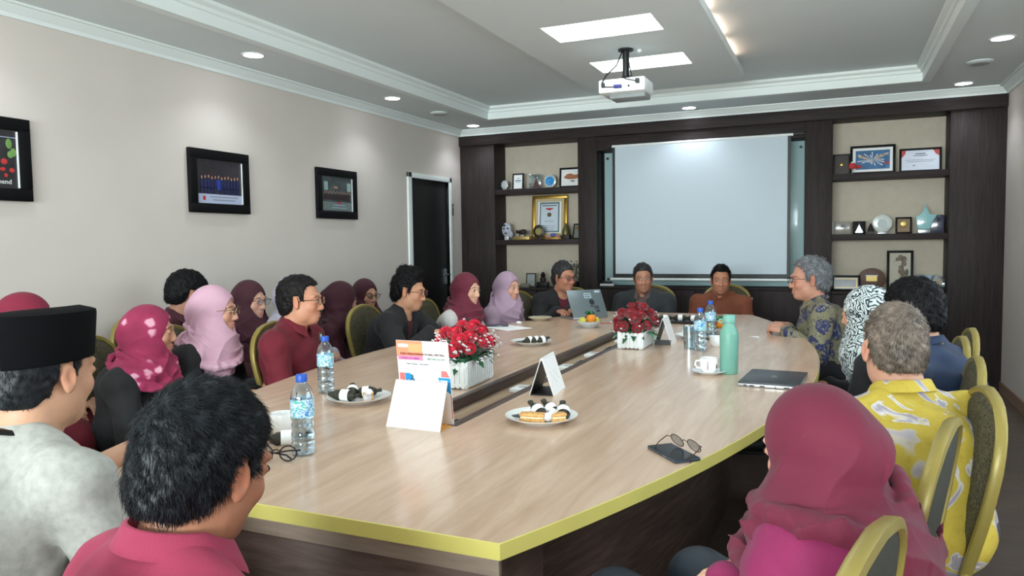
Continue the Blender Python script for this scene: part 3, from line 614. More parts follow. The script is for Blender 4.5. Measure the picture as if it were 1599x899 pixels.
m.box((TC-hw(1.62)+ins, 1.60, .001), (TC+hw(1.62)-ins, 1.62, TZ-.034)); m.box((TC-hw(5.6)+ins, 5.58, .001), (TC+hw(5.6)-ins, 5.6, TZ-.034))
obj('pedestal', tl(m), M_tbase, tb, ang=0)
for y0, y1 in ((1.315, 1.345), (5.86, 5.89)): obj('end_panel', tl(MB().box((TC-.58, y0, .001), (TC+.575, y1, TZ-.034))), M_tbase, tb, bevel=.002)
obj('apron', tl(MB().box((TC-.585, 1.30, TZ-.085), (TC+.583, 1.314, TZ-.034))), mat('grey_brown_laminate', (146, 130, 116), .45, var=.12, vscale=12, stretch=(1, 1, 8)), tb, bevel=.001)
for x in (TC-.56, TC+.5): obj('leg', tl(MB().box((x, 1.346, .001), (x+.06, 1.60, TZ-.034))), M_tbase, tb, bevel=.003)
# sockets lying in the groove
for k, (y, kind) in enumerate(((2.25, 'd'), (2.85, 'w'), (3.05, 'd'), (3.42, 'w'), (3.62, 'd'), (3.85, 'w'), (4.15, 'd'), (4.45, 'w'))):
    x = (GX0+GX1)/2+.0
    if kind == 'w':
        t = thing('power_socket', 'white square power socket in the table groove, %s from the near end' % ['', 'first', '', 'second', '', 'third', '', 'fourth'][k], 'power socket', (x, y, TZ-.046), 0, 'white sockets in the table groove')
        obj('plate', MB().cbox((0, 0, .009), (.088, .10, .017)), M_white, t, bevel=.003)
        obj('outlet', MB().lathe([(.022, .0175), (.022, .0185), (.018, .0186), (.018, .0178), (.001, .0178)], 20, capt=False), mat('light_grey_plastic', (190, 192, 192), .5), t)
        obj('pin_holes', MB().lathe([(.003, .0186), (.001, .0187)], 8, T=TR((.008, 0, 0))).lathe([(.003, .0186), (.001, .0187)], 8, T=TR((-.008, 0, 0))), M_black, t)
    else:
        t = thing('cable_grommet', 'dark oval cable opening in the table groove, %s from the near end' % ['first', '', 'second', '', 'third', '', 'fourth', ''][k], 'cable grommet', (x, y, TZ-.046), 0, 'cable openings in the table groove')
        obj('rim', MB().tube([(.028*math.cos(a*.3927), .05*math.sin(a*.3927), .002) for a in range(16)], .004, 8, closed=True), mat('grey_plastic'), t)
        obj('opening', MB().lathe([(.026, .0015), (.001, .002)], 16, T=Matrix.Diagonal((1, 1.8, 1, 1))), M_black, t)
        obj('cable_end', MB().tube([(-.01, -.02, .003), (0, 0, .012), (.02, .03, .006)], .004, 6), M_black, t)
# ================================================================ CHAIRS
M_cfr = mat('gold_painted_chair_frame', (150, 134, 70), .38, .15, var=.06, vscale=10)
M_fab = mat('patterned_chair_fabric', (96, 90, 70), .85)
nt, b_, mp = nodes_of(M_fab)
v1 = tex(nt, 'Voronoi', mp, Scale=95.0, feature='DISTANCE_TO_EDGE'); n1 = tex(nt, 'Noise', mp, Scale=60.0, Detail=2.0)
c1 = ramp(nt, v1.outputs[0], [(.05, (118, 108, 72)), (.16, (52, 50, 42))]); c2 = ramp(nt, n1.outputs[0], [(.4, (52, 52, 44)), (.6, (84, 80, 62))])
nt.links.new(mixc(nt, .55, c1.outputs[0], c2.outputs[0]), b_.inputs['Base Color'])
M_csh = mat('chair_back_fabric', (58, 58, 50), .85, var=.2, vscale=70, bump=.3, bscale=300)
def chair_hw(z):
    return float(np.interp(z, [.49, .58, .68, .77, .83, .875, .905, .922, .93], [.135, .172, .200, .208, .198, .168, .125, .075, 0]))
def build_chair():
    t = thing('banquet_chair', '', 'chair')
    by = lambda z: -.205-.16*(z-.47)
    zs = [.49, .54, .60, .66, .72, .77, .81, .845, .87, .89, .906, .918, .926, .93]
    out = [(-chair_hw(z), by(z), z) for z in zs]+[(chair_hw(z), by(z), z) for z in zs[::-1][1:]]
    m = MB(); N = len(out); rings = []
    for i, p in enumerate(out):
        p = Vector(p); q = Vector(out[min(i+1, N-1)])-Vector(out[max(i-1, 0)]); q.normalize(); nrm = Vector((0, 1, -.16)).normalized(); s_ = q.cross(nrm).normalized()
        r = []
        for (a, b) in ((-.007, -.013), (.007, -.013), (.010, -.008), (.010, .008), (.007, .013), (-.007, .013), (-.010, .008), (-.010, -.008)): r.append(p+s_*a+nrm*b)
        rings.append(r)
    m.loft(rings); obj('back_frame', m, M_cfr, t)
    for nm, sgn, mt in (('back_cushion', 1, M_fab), ('back_panel', -1, M_csh)):
        g = MB(); rows = []
        for z in zs[:-1]+[.929]:
            h = max(chair_hw(z)-.012, .004); row = []
            for k in range(9):
                u = -1+2*k/8; puff = (1-u*u)**.5*min(1, (.93-z)/.06)**.5*min(1, (z-.48)/.05)
                row.append((u*h, by(z)+sgn*(.005+(.018 if sgn > 0 else .008)*puff), z+(-.004 if z > .925 else 0)))
            rows.append(row)
        vs = [v for r in rows for v in r]; fs = [(i*9+k, i*9+k+1, (i+1)*9+k+1, (i+1)*9+k) for i in range(len(rows)-1) for k in range(8)]
        g.add(vs, fs); vs2 = [(x, y-sgn*.005, z) for x, y, z in vs]; g.add(vs2, [f[::-1] for f in fs]); obj(nm, g, mt, t)
    # seat
    m = MB(); rings = []
    for z, s_ in ((.405, .97), (.415, 1.0), (.445, 1.0), (.462, .96), (.468, .86)):
        ring = []
        for k in range(28):
            a = 2*PI*k/28; c, s2 = math.cos(a), math.sin(a); e = .35
            ring.append((.215*s_*abs(c)**e*(1 if c > 0 else -1), .205*s_*abs(s2)**e*(1 if s2 > 0 else -1)+.01, z))
        rings.append(ring)
    m.loft(rings); obj('seat', m, M_fab, t)
    f = MB()
    for x in (-.20, .20): f.tube([(x, -.18, .395), (x, .2, .395)], .011, 8)
    for y in (-.18, .2): f.tube([(-.2, y, .395), (.2, y, .395)], .011, 8)
    obj('seat_frame', f, M_cfr, t)
    for sx in (-1, 1):
        obj('leg', MB().tube([(sx*.20, .2, .395), (sx*.205, .225, .012)], .012, 8).lathe([(.015, 0), (.015, .02)], 10, 0, TR((sx*.205, .225, 0))), M_cfr, t)
        obj('leg', MB().tube([(sx*.135, -.208, .50), (sx*.17, -.2, .42), (sx*.19, -.205, .36), (sx*.20, -.26, .012)], .012, 8).lathe([(.015, 0), (.015, .02)], 10, 0, TR((sx*.20, -.26, 0))), M_cfr, t)
    return t
CH = [None]
def chair(x, y, az, label):
    if CH[0] is None: CH[0] = build_chair(); c = CH[0]; c.location = (x, y, 0); c.rotation_euler = (0, 0, R(az))
    else: c = copy_thing(CH[0], loc=(x, y, 0), rz=R(az))
    c['label'] = label; c['group'] = 'banquet chairs round the table'
    return c

# ================================================================ THINGS ON THE TABLE
TT = TZ+.0003
def bottle(loc, label, rz=0):
    t = thing('water_bottle', label, 'bottle', (loc[0], loc[1], TT), rz, 'water bottles on the table')
    prof = [(.001, .004), (.024, .002), (.030, .004), (.0325, .014), (.0325, .035), (.0305, .040), (.0325, .045), (.0325, .062), (.0300, .068), (.0318, .075), (.0318, .088), (.0300, .094), (.0325, .102), (.0325, .158), (.031, .168), (.025, .186), (.016, .198), (.0135, .203), (.0135, .212)]
    obj('bottle_body', MB().lathe(prof, 28, capb=False, capt=False), M_pet, t)
    obj('water', MB().lathe([(.001, .006), (.028, .006), (.0305, .016), (.0305, .036), (.0285, .040), (.0305, .046), (.0305, .062), (.0285, .068), (.0300, .075), (.0300, .088), (.0285, .094), (.0305, .102), (.0305, .15), (.001, .15)], 24, capb=False, capt=False), mat('water', (232, 244, 250), .02, trans=1.0, ior=1.33), t)
    obj('label_sleeve', MB().lathe([(.0331, .108), (.0331, .158)], 28, capb=False, capt=False), M_blabel, t)
    obj('cap', MB().lathe([(.0155, .204), (.0158, .206), (.0158, .222), (.0145, .2245), (.001, .2245)], 24, capb=False, capt=False), mat('blue_cap', (36, 84, 180), .4), t)
    return t
M_blabel = mat('bottle_label', (215, 228, 238), .35)
nt, b_, mp = nodes_of(M_blabel); mp.inputs['Scale'].default_value = (1, 1, 1.6)
n1 = tex(nt, 'Noise', mp, Scale=34.0, Detail=2.0, Distortion=1.2)
c1 = ramp(nt, n1.outputs[0], [(.0, (40, 110, 190)), (.40, (60, 140, 205)), (.46, (226, 238, 244)), (.53, (120, 190, 215)), (.58, (64, 172, 160)), (.64, (225, 232, 242))], 'LINEAR')
nt.links.new(c1.outputs[0], b_.inputs['Base Color'])
B = {}
for k, (loc, lab) in enumerate((((-1.358, 1.625), 'blue-capped water bottle nearest the camera, beside the spectacles and white cup'), ((-1.843, 2.35), 'blue-capped water bottle near the table edge by the man in red'), ((-.655, 3.93), 'blue-capped water bottle in front of the far fruit bowl, beside the green flask'), ((-.678, 4.42), 'blue-capped water bottle standing farther back, in front of the man in the brown shirt'))):
    if k == 0: B0 = bottle(loc, lab)
    else: copy_thing(B0, lab, (loc[0], loc[1], TT), R(70*k))
t = thing('drinking_glass', 'clear ribbed drinking glass left of the far blue-capped water bottles', 'glass', (-.72, 3.98, TT))
obj('tumbler', MB().lathe([(.001, .006), (.026, .004), (.030, .0), (.034, .12), (.032, .12), (.028, .008), (.001, .008)], 24, capb=False, capt=False), M_crystal, t)
# flask
t = thing('flask', 'mint green insulated flask with screw lid beside the white cup and saucer', 'flask', (-.427, 3.30, TT), R(200))
obj('flask_body', MB().lathe([(.001, 0), (.035, 0), (.038, .004), (.040, .17), (.039, .178), (.027, .207), (.024, .212), (.024, .222), (.001, .222)], 36, capb=False, capt=False), mat('mint_enamel', (112, 166, 150), .4), t)
obj('lid', MB().lathe([(.0265, .223), (.027, .225), (.027, .252), (.025, .255), (.001, .255)], 32, capb=False, capt=False), mat('mint_lid', (118, 172, 158), .45), t)
obj('strap_loop', MB().tube([(.026, 0, .235), (.04, 0, .237), (.044, 0, .228), (.038, 0, .221), (.026, 0, .224)], .004, 8), mat('mint_lid'), t)
# cups
def cup(loc, label, saucer, h=.062, rz=0, logo=True):
    x, y = loc
    if saucer:
        s = thing('saucer', 'white saucer under '+saucer, 'saucer', (x, y, TT), 0, None)
        obj('dish', MB().lathe([(.001, .002), (.038, .001), (.040, .0), (.045, .004), (.072, .013), (.0735, .0155), (.071, .0155), (.044, .0075), (.001, .006)], 36, capb=False, capt=False), M_cer, s)
        obj('rim_line', MB().lathe([(.0690, .0150), (.0700, .0153)], 36, capb=False, capt=False), mat('cream_rim', (214, 206, 190), .3), s)
    z = TT+(.0065 if saucer else 0)
    t = thing('cup', label, 'cup', (x, y, z), rz)
    obj('cup_body', MB().lathe([(.001, .001), (.026, .0), (.028, .003), (.037, .02), (.039, h-.002), (.038, h), (.0355, h-.002), (.033, .02), (.024, .006), (.001, .005)], 32, capb=False, capt=False), M_cer, t)
    obj('handle', MB().tube([(-.037, 0, h-.012), (-.055, 0, h-.012), (-.06, 0, h-.028), (-.05, 0, h-.042), (-.034, 0, h-.044)], .0042, 8), M_cer, t)
    if logo:
        f = MB()
        for k in range(5): f.add([((.0392)*math.cos(R(a)), (.0392)*math.sin(R(a)), z_) for a, z_ in ((-112, .016+.008*k), (-104, .016+.008*k), (-104, .021+.008*k), (-112, .021+.008*k))], [(0, 1, 2, 3)])
        f.add([((.0392)*math.cos(R(a)), (.0392)*math.sin(R(a)), z_) for a, z_ in ((-50, .02), (-38, .02), (-38, .036), (-50, .036))], [(0, 1, 2, 3)])
        obj('printed_mark', f, mat('brown_print', (84, 66, 60), .6), t, ang=0)
    return t
cup((-.507, 3.265), 'white cup with small dark marks standing on a saucer beside the mint flask', 'the white cup beside the mint flask', rz=R(20))
cup((-1.565, 1.78), 'plain white cup behind the head of the man in the pink shirt', None, .066, R(200), False)
cup((-.60, 4.13), 'white cup half hidden behind the mint flask', None, .055, R(150), False)
# plates
M_leafw = mat('banana_leaf_wrap', (50, 50, 38), .55, var=.45, vscale=40, bump=.6, bscale=90)
M_past = mat('golden_pastry', (214, 160, 96), .7, var=.25, vscale=70, bump=.5, bscale=120)
M_film = mat('clear_wrapping_film', (232, 228, 228), .35, coat=.5, alpha=.75)
def plate(loc, label, m=None, r=.118):
    t = thing('plate', label, 'plate', (loc[0], loc[1], TT), 0, 'snack plates on the table'); k = r/.118
    obj('dish', MB().lathe([(.001, .003), (.062*k, .002), (.066*k, 0), (.07*k, .003), (.085*k, .01), (.116*k, .022), (.118*k, .0245), (.115*k, .0245), (.083*k, .0135), (.066*k, .0075), (.001, .0065)], 44, capb=False, capt=False), m or M_cer, t)
    obj('rim_band', MB().lathe([(.112*k, .0232), (.1145*k, .0243)], 44, capb=False, capt=False), mat('pale_rim_band', (206, 214, 220), .3) if m is None else m, t)
    return t
nroll = [0]
def roll(x, y, z, az, pitch, label, L=.085, band=.5):
    t = thing('leaf_wrapped_snack', label, 'snack', (x, y, z), R(az), 'leaf wrapped snacks on the plates')
    T = Euler((0, R(-pitch), 0)).to_matrix().to_4x4()
    rr = random.Random(nroll[0]); nroll[0] += 1; rings = []
    for k in range(11):
        u = k/10; rad = .019*min(1, .55+1.6*min(u, 1-u)*1.4); ring = []
        for j in range(14):
            a = 2*PI*j/14; q = rad*(1+.10*math.sin(3*a+k*.7)+rr.uniform(-.06, .06)); ring.append(T @ Vector((-L/2+L*u, q*math.cos(a), .019+q*math.sin(a))))
        rings.append(ring)
    m = MB(); m.loft(rings)
    for e, dx in ((1, .022), (-1, .014)):
        for j in range(1):
            a = rr.random()*6; p0 = Vector((e*L/2*.93, .002, .019)); p1 = p0+Vector((e*dx, .005*math.cos(a), .004*abs(math.sin(a))))
            m.tube([T @ p0, T @ ((p0+p1)/2), T @ p1], [.010, .0095, .011], 8, flat=.7)
    obj('leaf_wrap', m, M_leafw, t)
    b = MB(); rings = []
    for u in (band-.17, band+.17): rings.append([T @ Vector((-L/2+L*u, .0222*math.cos(2*PI*j/18), .019+.0222*math.sin(2*PI*j/18))) for j in range(18)])
    b.loft(rings, caps=False); obj('paper_band', b, M_paper, t)
    return t
def pastry(x, y, z, az, label, L=.07, wrap=True):
    t = thing('pastry_slice', label, 'snack', (x, y, z), R(az), 'pastry slices on the plates')
    m = MB(); m.prism([(-L/2, -.018), (L/2, -.018), (L/2, .018), (-L/2, .018)], .001, .012)
    obj('crust', m, M_past, t, bevel=.003); obj('filling', MB().prism([(-L/2+.003, -.017), (L/2-.003, -.017), (L/2-.003, .017), (-L/2+.003, .017)], .0125, .019), mat('cream_filling', (238, 216, 170), .7, var=.2, vscale=80), t, bevel=.002)
    obj('top_crust', MB().prism([(-L/2, -.018), (L/2, -.018), (L/2, .018), (-L/2, .018)], .0195, .029), M_past, t, bevel=.003)
    if wrap:
        b = MB(); b.ell((L/2+.008, 0, .018), (.016, .016, .015), 8); b.tube([(L/2+.015, 0, .024), (L/2+.028, .006, .045)], [.008, .015], 8); obj('wrapping_film', b, M_film, t)
    return t
def cutlery(x, y, z, az, label):
    t = thing('wrapped_fork', label, 'cutlery', (x, y, z), R(az))
    obj('sachet', MB().cbox((0, 0, .001), (.085, .035, .002)), mat('black_sachet', (52, 50, 54), .25, coat=.6, bump=1, bscale=50), t, bevel=.0006)
    obj('fork_handle', MB().tube([(-.035, .0, .004), (.02, .003, .010), (.055, .006, .016)], [.003, .0025, .002], 6), mat('clear_white_plastic', (222, 226, 230), .2, coat=.5), t)
P1, P2, P3, P4, P5, P6 = (-1.620, 2.255), (-.873, 2.205), (-1.592, 3.875), (-.765, 4.42), (-2.03, 5.12), (-1.03, 5.26)
pz = TT+.0085
plate(P1, 'white plate of snacks in front of the second water bottle'); plate(P2, 'white plate of snacks to the right of the small tent calendar'); plate(P3, 'white plate of dark snacks beyond the near flower box'); plate(P4, 'white plate of snacks left of the far water bottles')
roll(P1[0]-.045, P1[1]-.035, pz, 5, 0, 'large leaf-wrapped snack lying at the front of the plate by the second bottle', .10, .62)
roll(P1[0]-.05, P1[1]+.03, pz+.004, 120, 14, 'upright-tipped leaf-wrapped snack at the left of the plate by the second bottle', .07)
roll(P1[0]+.005, P1[1]+.045, pz, 20, 6, 'leaf-wrapped snack at the back of the plate by the second bottle', .075)
pastry(P1[0]+.045, P1[1]-.005, pz, -60, 'golden pastry slice in film on the plate by the second bottle', .05)
roll(P2[0]-.022, P2[1]+.020, pz+.002, -40+180, 20, 'leftmost of three leaf-wrapped snacks behind the pastries on the near right plate', .075)
roll(P2[0]+.012, P2[1]+.052, pz+.002, -40+180, 20, 'middle of three leaf-wrapped snacks on the near right plate', .075)
roll(P2[0]+.062, P2[1]+.036, pz+.002, -70+180, 20, 'rightmost of three leaf-wrapped snacks on the near right plate', .078)
pastry(P2[0]-.012, P2[1]-.045, pz, 8, 'long golden pastry slice in film at the front of the near right plate', .082)
pastry(P2[0]+.062, P2[1]-.016, pz, 38, 'short yellow pastry slice at the right of the near right plate', .05, False)
cutlery(P2[0]-.066, P2[1]-.003, pz+.008, 30, 'black sachet with clear fork on the left of the near right plate')
roll(P3[0]+.0, P3[1]-.02, pz, 60, 8, 'leftmost dark leaf-wrapped snack on the plate beyond the near flower box', .07); roll(P3[0]+.03, P3[1]+.0, pz, 60, 8, 'middle dark leaf-wrapped snack on the plate beyond the near flower box', .07); roll(P3[0]+.06, P3[1]+.02, pz, 60, 8, 'rightmost dark leaf-wrapped snack on the plate beyond the near flower box', .07)
cutlery(P3[0]-.058, P3[1]+.0, pz+.006, 15, 'wrapped fork sachet on the plate beyond the near flower box')
pastry(P4[0]-.02, P4[1]-.035, pz, 10, 'brown pastry slice on the plate left of the far water bottles', .07, False); roll(P4[0]+.04, P4[1]-.005, pz, 20, 0, 'dark leaf-wrapped snack on the plate left of the far water bottles', .075)
t = thing('folded_napkin', 'crumpled white paper napkin standing on the plate left of the far water bottles', 'napkin', (P4[0]-.02, P4[1]+.045, pz)); m = MB()
rings = []
for k, (s_, z) in enumerate(((1, 0), (.95, .03), (.75, .055), (.4, .06))): rings.append([((.07*s_)*math.cos(a*.4488)*(1+.12*math.sin(a*2.3+k)), .022*s_*math.sin(a*.4488)*(1+.25*math.sin(a*3.1+k)), z+.006*math.sin(a*2)) for a in range(14)])
m.loft(rings); obj('paper_folds', m, M_paper, t)
pt = plate(P5, 'flat cream plate at the table edge in front of the empty chair', mat('cream_plate', (196, 186, 162), .4), .09); obj('spoon', MB().tube([(-.06, .02, .03), (0, .0, .026), (.05, -.02, .03)], [.003, .003, .008], 7, flat=.4), M_silver, pt)
t = thing('serving_tray', 'black serving tray before the man in the grey jacket', 'tray', (P6[0], P6[1], TT)); obj('tray_base', MB().cbox((0, 0, .006), (.34, .20, .01)), M_black, t, bevel=.004); obj('tray_rim', MB().tube([(-.17, -.1, .012), (.17, -.1, .012), (.17, .1, .012), (-.17, .1, .012)], .006, 6, closed=True), M_black, t)
roll(P6[0]-.09, P6[1]-.02, TT+.012, 20, 0, 'leaf-wrapped snack with white band at the left of the black tray', .09); roll(P6[0]+.01, P6[1]+.02, TT+.012, 10, 0, 'leaf-wrapped snack with white band in the middle of the black tray', .09); roll(P6[0]+.11, P6[1]-.0, TT+.012, -20, 0, 'leaf-wrapped snack with white band at the right of the black tray', .09)
roll(-1.475, 1.69, TT, 40, 0, 'leaf-wrapped snack with white band beside the nearest water bottle', .09)
# fruit bowls
def fruit_bowl(loc, where):
    x, y = loc
    t = thing('fruit_bowl', 'shallow clear glass fruit bowl '+where, 'bowl', (x, y, TT)); n = 28
    obj('glass_bowl', MB().lathe([(.001, .004), (.04, .002), (.045, 0), (.06, .012), (.082, .038), (.085, .045), (.082, .045), (.057, .017), (.04, .008), (.001, .008)], n, capb=False, capt=False), M_crys, t)
    g = 'fruit in the glass bowls'
    def fr(name, dx, dy, dz, r, m, lab, cat):
        o = thing(name, lab+' in the bowl '+where, cat, (x+dx, y+dy, TT+dz), random.random()*6, g)
        pr = [(r*math.sin(PI*i/14)*(1 if i < 13 else .5), -r*.93*math.cos(PI*i/14)) for i in range(15)]; pr = [(max(a, .0008), z) for a, z in pr]; pr[-1] = (.0008, r*.80)
        obj('flesh', MB().lathe(pr, 24, capb=False, capt=False), m, o); obj('stem', MB().tube([(0, 0, r*.78), (.002, 0, r*.93)], .0016, 6), M_stemg, o)
    fr('orange', .022, -.012, .062, .033, mat('orange_peel', (232, 138, 40), .45, bump=.4, bscale=400), 'bright orange', 'orange')
    fr('apple', -.036, -.02, .045, .029, mat('yellow_green_apple', (196, 190, 84), .35, var=.15, vscale=20), 'yellow-green apple', 'apple')
    fr('apple', -.02, .036, .048, .029, mat('dull_red_apple', (120, 44, 52), .35, var=.2, vscale=20), 'dark red apple', 'apple')
    fr('pear', .04, .032, .046, .026, mat('yellow_pear', (204, 188, 72), .4), 'yellow pear', 'pear')
    o = thing('ribbon_bow', 'shiny green foil bow on top of the fruit '+where, 'bow', (x+.005, y+.005, TT+.088)); m = MB()
    for k in range(7):
        a = k*.9; m.tube([(0, 0, .0), (.022*math.cos(a), .022*math.sin(a), .02), (.036*math.cos(a), .036*math.sin(a), .012), (.02*math.cos(a), .02*math.sin(a), .0)], .007, 6, flat=.35)
    obj('loops', m, mat('green_foil', (20, 110, 62), .25, .3), o); obj('knot', MB().ell((0, 0, .008), .009, 8), mat('green_foil'), o)
M_stemg = mat('brown_stem', (70, 56, 36), .7)
fruit_bowl((-1.54, 4.78), 'near the open laptop'); fruit_bowl((-.665, 4.66), 'behind the mint flask')
# flower boxes
M_rose = mat('red_rose_petal', (214, 20, 58), .55, var=.25, vscale=30, sheen=.3); M_rose2 = mat('deep_red_rose_petal', (150, 8, 30), .55, var=.25, vscale=30, sheen=.3)
M_leaf = mat('artificial_leaf', (38, 92, 58), .5, var=.3, vscale=30); M_leafl = mat('pale_leaf', (112, 160, 130), .5, var=.2, vscale=30); M_wfl = mat('white_blossom', (236, 234, 236), .6)
def rose_mesh(seed):
    rr = random.Random(seed); m = MB()
    m.ell((0, 0, .002), (.013, .013, .018), 8)
    for layer, (n, r0, h, op) in enumerate(((3, .010, .022, .1), (4, .015, .021, .35), (5, .020, .018, .7), (5, .024, .013, 1.1))):
        for k in range(n):
            a = 2*PI*(k+rr.random()*.3)/n+layer*.6; vs = []
            for i in range(4):
                v = i/3
                for j in range(5):
                    u = -1+j*.5; ang = a+u*(PI/n)*1.25
                    rad = (r0*.35+r0*(.65*math.sin(v*1.5)))+.006*op*max(0, v-.5)*2; z = -.016+(h+.016)*v*(1-.13*u*u)-.006*op*max(0, v-.66)*3
                    vs.append((rad*math.cos(ang), rad*math.sin(ang), z))
            m.add(vs, [(i*5+j, i*5+j+1, (i+1)*5+j+1, (i+1)*5+j) for i in range(3) for j in range(4)])
    return m
def leaf_blade(m, p, d, L, wdt, mi=0):
    d = Vector(d).normalized(); s = d.cross(Vector((0, 0, 1)));
    if s.length < .1: s = Vector((1, 0, 0))
    s.normalize(); nn = s.cross(d); P = Vector(p); vs = []
    for i, (u, ww) in enumerate(((0, .15), (.2, .7), (.45, 1), (.7, .8), (.9, .35), (1, .02))):
        c = P+d*L*u-Vector((0, 0, 1))*L*.35*u*u
        vs += [c+s*wdt*ww+nn*wdt*.25*ww, c, c-s*wdt*ww+nn*wdt*.25*ww]
    m.add(vs, [(i*3+j, i*3+j+1, (i+1)*3+j+1, (i+1)*3+j) for i in range(5) for j in range(2)], mi)
def flower_box(loc, rz, label, rm, seed, hgt, wfl, nl):
    t = thing('flower_box', label, 'flower arrangement', (loc[0], loc[1], TT), R(rz)); rr = random.Random(seed)
    W, D, Hh = .13, .28, hgt
    m = MB(); m.box((-W/2, -D/2, .006), (W/2, D/2, Hh)); 
    for k in range(13):
        y = -D/2+D*(k+.5)/13
        for sx in (-1, 1): m.cbox((sx*(W/2+.003), y, Hh/2+.004), (.006, D/13*.62, Hh))
    for k in range(6):
        x = -W/2+W*(k+.5)/6
        for sy in (-1, 1): m.cbox((x, sy*(D/2+.003), Hh/2+.004), (W/6*.62, .006, Hh))
    m.box((-W/2-.004, -D/2-.004, .012), (W/2+.004, D/2+.004, .022)); m.box((-W/2-.004, -D/2-.004, Hh-.022), (W/2+.004, D/2+.004, Hh-.012))
    for sx in (-1, 1):
        for sy in (-1, 1): m.cbox((sx*W*.42, sy*D*.45, .005), (.02, .02, .01))
    obj('planter', m, M_white, t, bevel=.001)
    obj('foam', MB().box((-W/2+.006, -D/2+.006, Hh-.004), (W/2-.006, D/2-.006, Hh+.018)), M_leaf, t)
    pts = []
    tries = 0
    while len(pts) < 27 and tries < 6000:
        tries += 1
        a = rr.random()*2*PI; e = math.asin(rr.uniform(-.05, 1)); q = Vector((math.cos(e)*math.cos(a)*.105, math.cos(e)*math.sin(a)*.15, math.sin(e)*.105+Hh+.035))
        if all((q-p).length > .040 for p in pts): pts.append(q)
    rm_ = [None]*3; cen = Vector((0, 0, Hh-.02))
    stems = MB()
    for k, q in enumerate(pts):
        dn = (q-cen).normalized(); T = dn.to_track_quat('Z', 'Y').to_matrix().to_4x4(); s_ = rr.uniform(.9, 1.15)
        if rm_[k % 3] is None: o = obj('rose', rose_mesh(seed+k), rm, t, ang=1.2); rm_[k % 3] = o
        else: o = rm_[k % 3].copy(); COL.objects.link(o); o.parent = t
        o.matrix_local = Matrix.Translation(q) @ T @ Matrix.Rotation(rr.random()*6, 4, 'Z') @ Matrix.Scale(s_, 4)
        stems.tube([cen+Vector((q.x*.3, q.y*.5, 0)), cen+(q-cen)*.55, q-dn*.008], .0016, 5)
    obj('stems', stems, M_leaf, t)
    m = MB()
    for k in range(nl):
        a = rr.random()*2*PI; e = rr.uniform(-.25, .9); d = Vector((math.cos(e)*math.cos(a), math.cos(e)*math.sin(a)*1.3, math.sin(e)))
        p = cen+Vector((0, 0, .03))+Vector((d.x*.05, d.y*.07, d.z*.05)); leaf_blade(m, p, d, rr.uniform(.06, .10), rr.uniform(.012, .019), 0 if rr.random() < .8 else 1)
    obj('leaves', m, [M_leaf, M_leafl], t)
    m = MB()
    for k in range(wfl):
        a = rr.random()*2*PI; e = rr.uniform(-.1, .75); rs = rr.uniform(1.08, 1.26); q = cen+Vector((0, 0, .03))+Vector((math.cos(e)*math.cos(a)*.12*rs, math.cos(e)*math.sin(a)*.165*rs, math.sin(e)*.12*rs))
        m.tube([cen+(q-cen)*.5, q], .0007, 4)
        for j in range(5): b = j*1.257; m.ell(tuple(q+Vector((.0035*math.cos(b), .0035*math.sin(b), .001*j))), (.0034, .0034, .0026), 4)
    s_ = obj('small_white_flowers', m, M_wfl, t); s_['kind'] = 'stuff'
    return t
flower_box((-1.418, 2.722), 3, 'white picket flower box of bright red roses beside the desk calendar', M_rose, 21, .105, 120, 70)
flower_box((-1.018, 4.01), 1, 'white picket flower box of deep red roses in the middle of the table', M_rose2, 42, .085, 26, 80)
# desk calendars
t = thing('desk_calendar', 'large white desk calendar with orange and blue print at the near groove end', 'desk calendar', (-1.216, 1.969, TT), R(-1))
obj('front_panel', MB().loft([[(-.0995, 0, .0), (.0995, 0, 0), (.0995, .002, 0), (-.0995, .002, 0)], [(-.096, .058, .142), (.096, .058, .142), (.096, .060, .142), (-.096, .060, .142)]]), M_paper, t, ang=0)
CT = TR((0, .094, 0), rx=R(6.5))
obj('printed_card', MB().box((-.0965, 0, 0), (.0965, .0025, .272), 0, CT), M_paper, t)
obj('base_fold', MB().box((-.096, .003, 0), (.096, .093, .0015)), mat('card_orange', (236, 170, 84), .7), t)
obj('inner_sheet', MB().loft([[(-.095, .004, .002), (.095, .004, .002), (.095, .005, .002), (-.095, .005, .002)], [(-.094, .0565, .138), (.094, .0565, .138), (.094, .0575, .138), (-.094, .0575, .138)]]), mat('card_orange'), t, ang=0)
def flatq(name, pts, m, y=-.0006): return obj(name, MB().add([(x, y, z) for x, z in pts], [tuple(range(len(pts)))], 0, CT), m, t, ang=0)
flatq('orange_block', [(-.0965, .272), (.002, .272), (.002, .222), (-.0965, .218)], mat('card_coral', (250, 150, 116), .7)); flatq('peach_block', [(-.052, .262), (.002, .262), (.002, .235), (-.052, .235)], mat('card_peach', (252, 170, 120), .7), -.0009)
flatq('purple_block', [(-.093, .223), (.002, .223), (.002, .208), (-.093, .208)], mat('card_pink', (240, 140, 170), .7), -.0009)
flatq('white_badge', [(-.09, .261), (-.052, .261), (-.052, .25), (-.09, .25)], M_paper, -.0012)
flatq('coral_strip', [(-.092, .164), (-.072, .164), (-.072, .134), (-.092, .134)], mat('card_coral2', (244, 120, 120), .7)); flatq('blue_strip', [(-.071, .164), (-.052, .164), (-.03, .134), (-.071, .134)], M_blue)
flatq('blue_wedge', [(.05, .155), (.096, .155), (.096, .10), (.07, .12)], M_blue); flatq('coral_wedge', [(.066, .178), (.084, .178), (.095, .157), (.064, .157)], mat('card_coral2'), -.0009)
flatq('grey_triangle', [(.062, .206), (.09, .188), (.064, .182)], mat('card_grey_line', (206, 196, 200), .7)); flatq('white_tab', [(.06, .147), (.086, .146), (.086, .14), (.062, .141)], M_paper, -.0009)
flatq('red_spine', [(.0935, .1), (.0965, .1), (.0965, .02), (.0935, .02)], M_red)
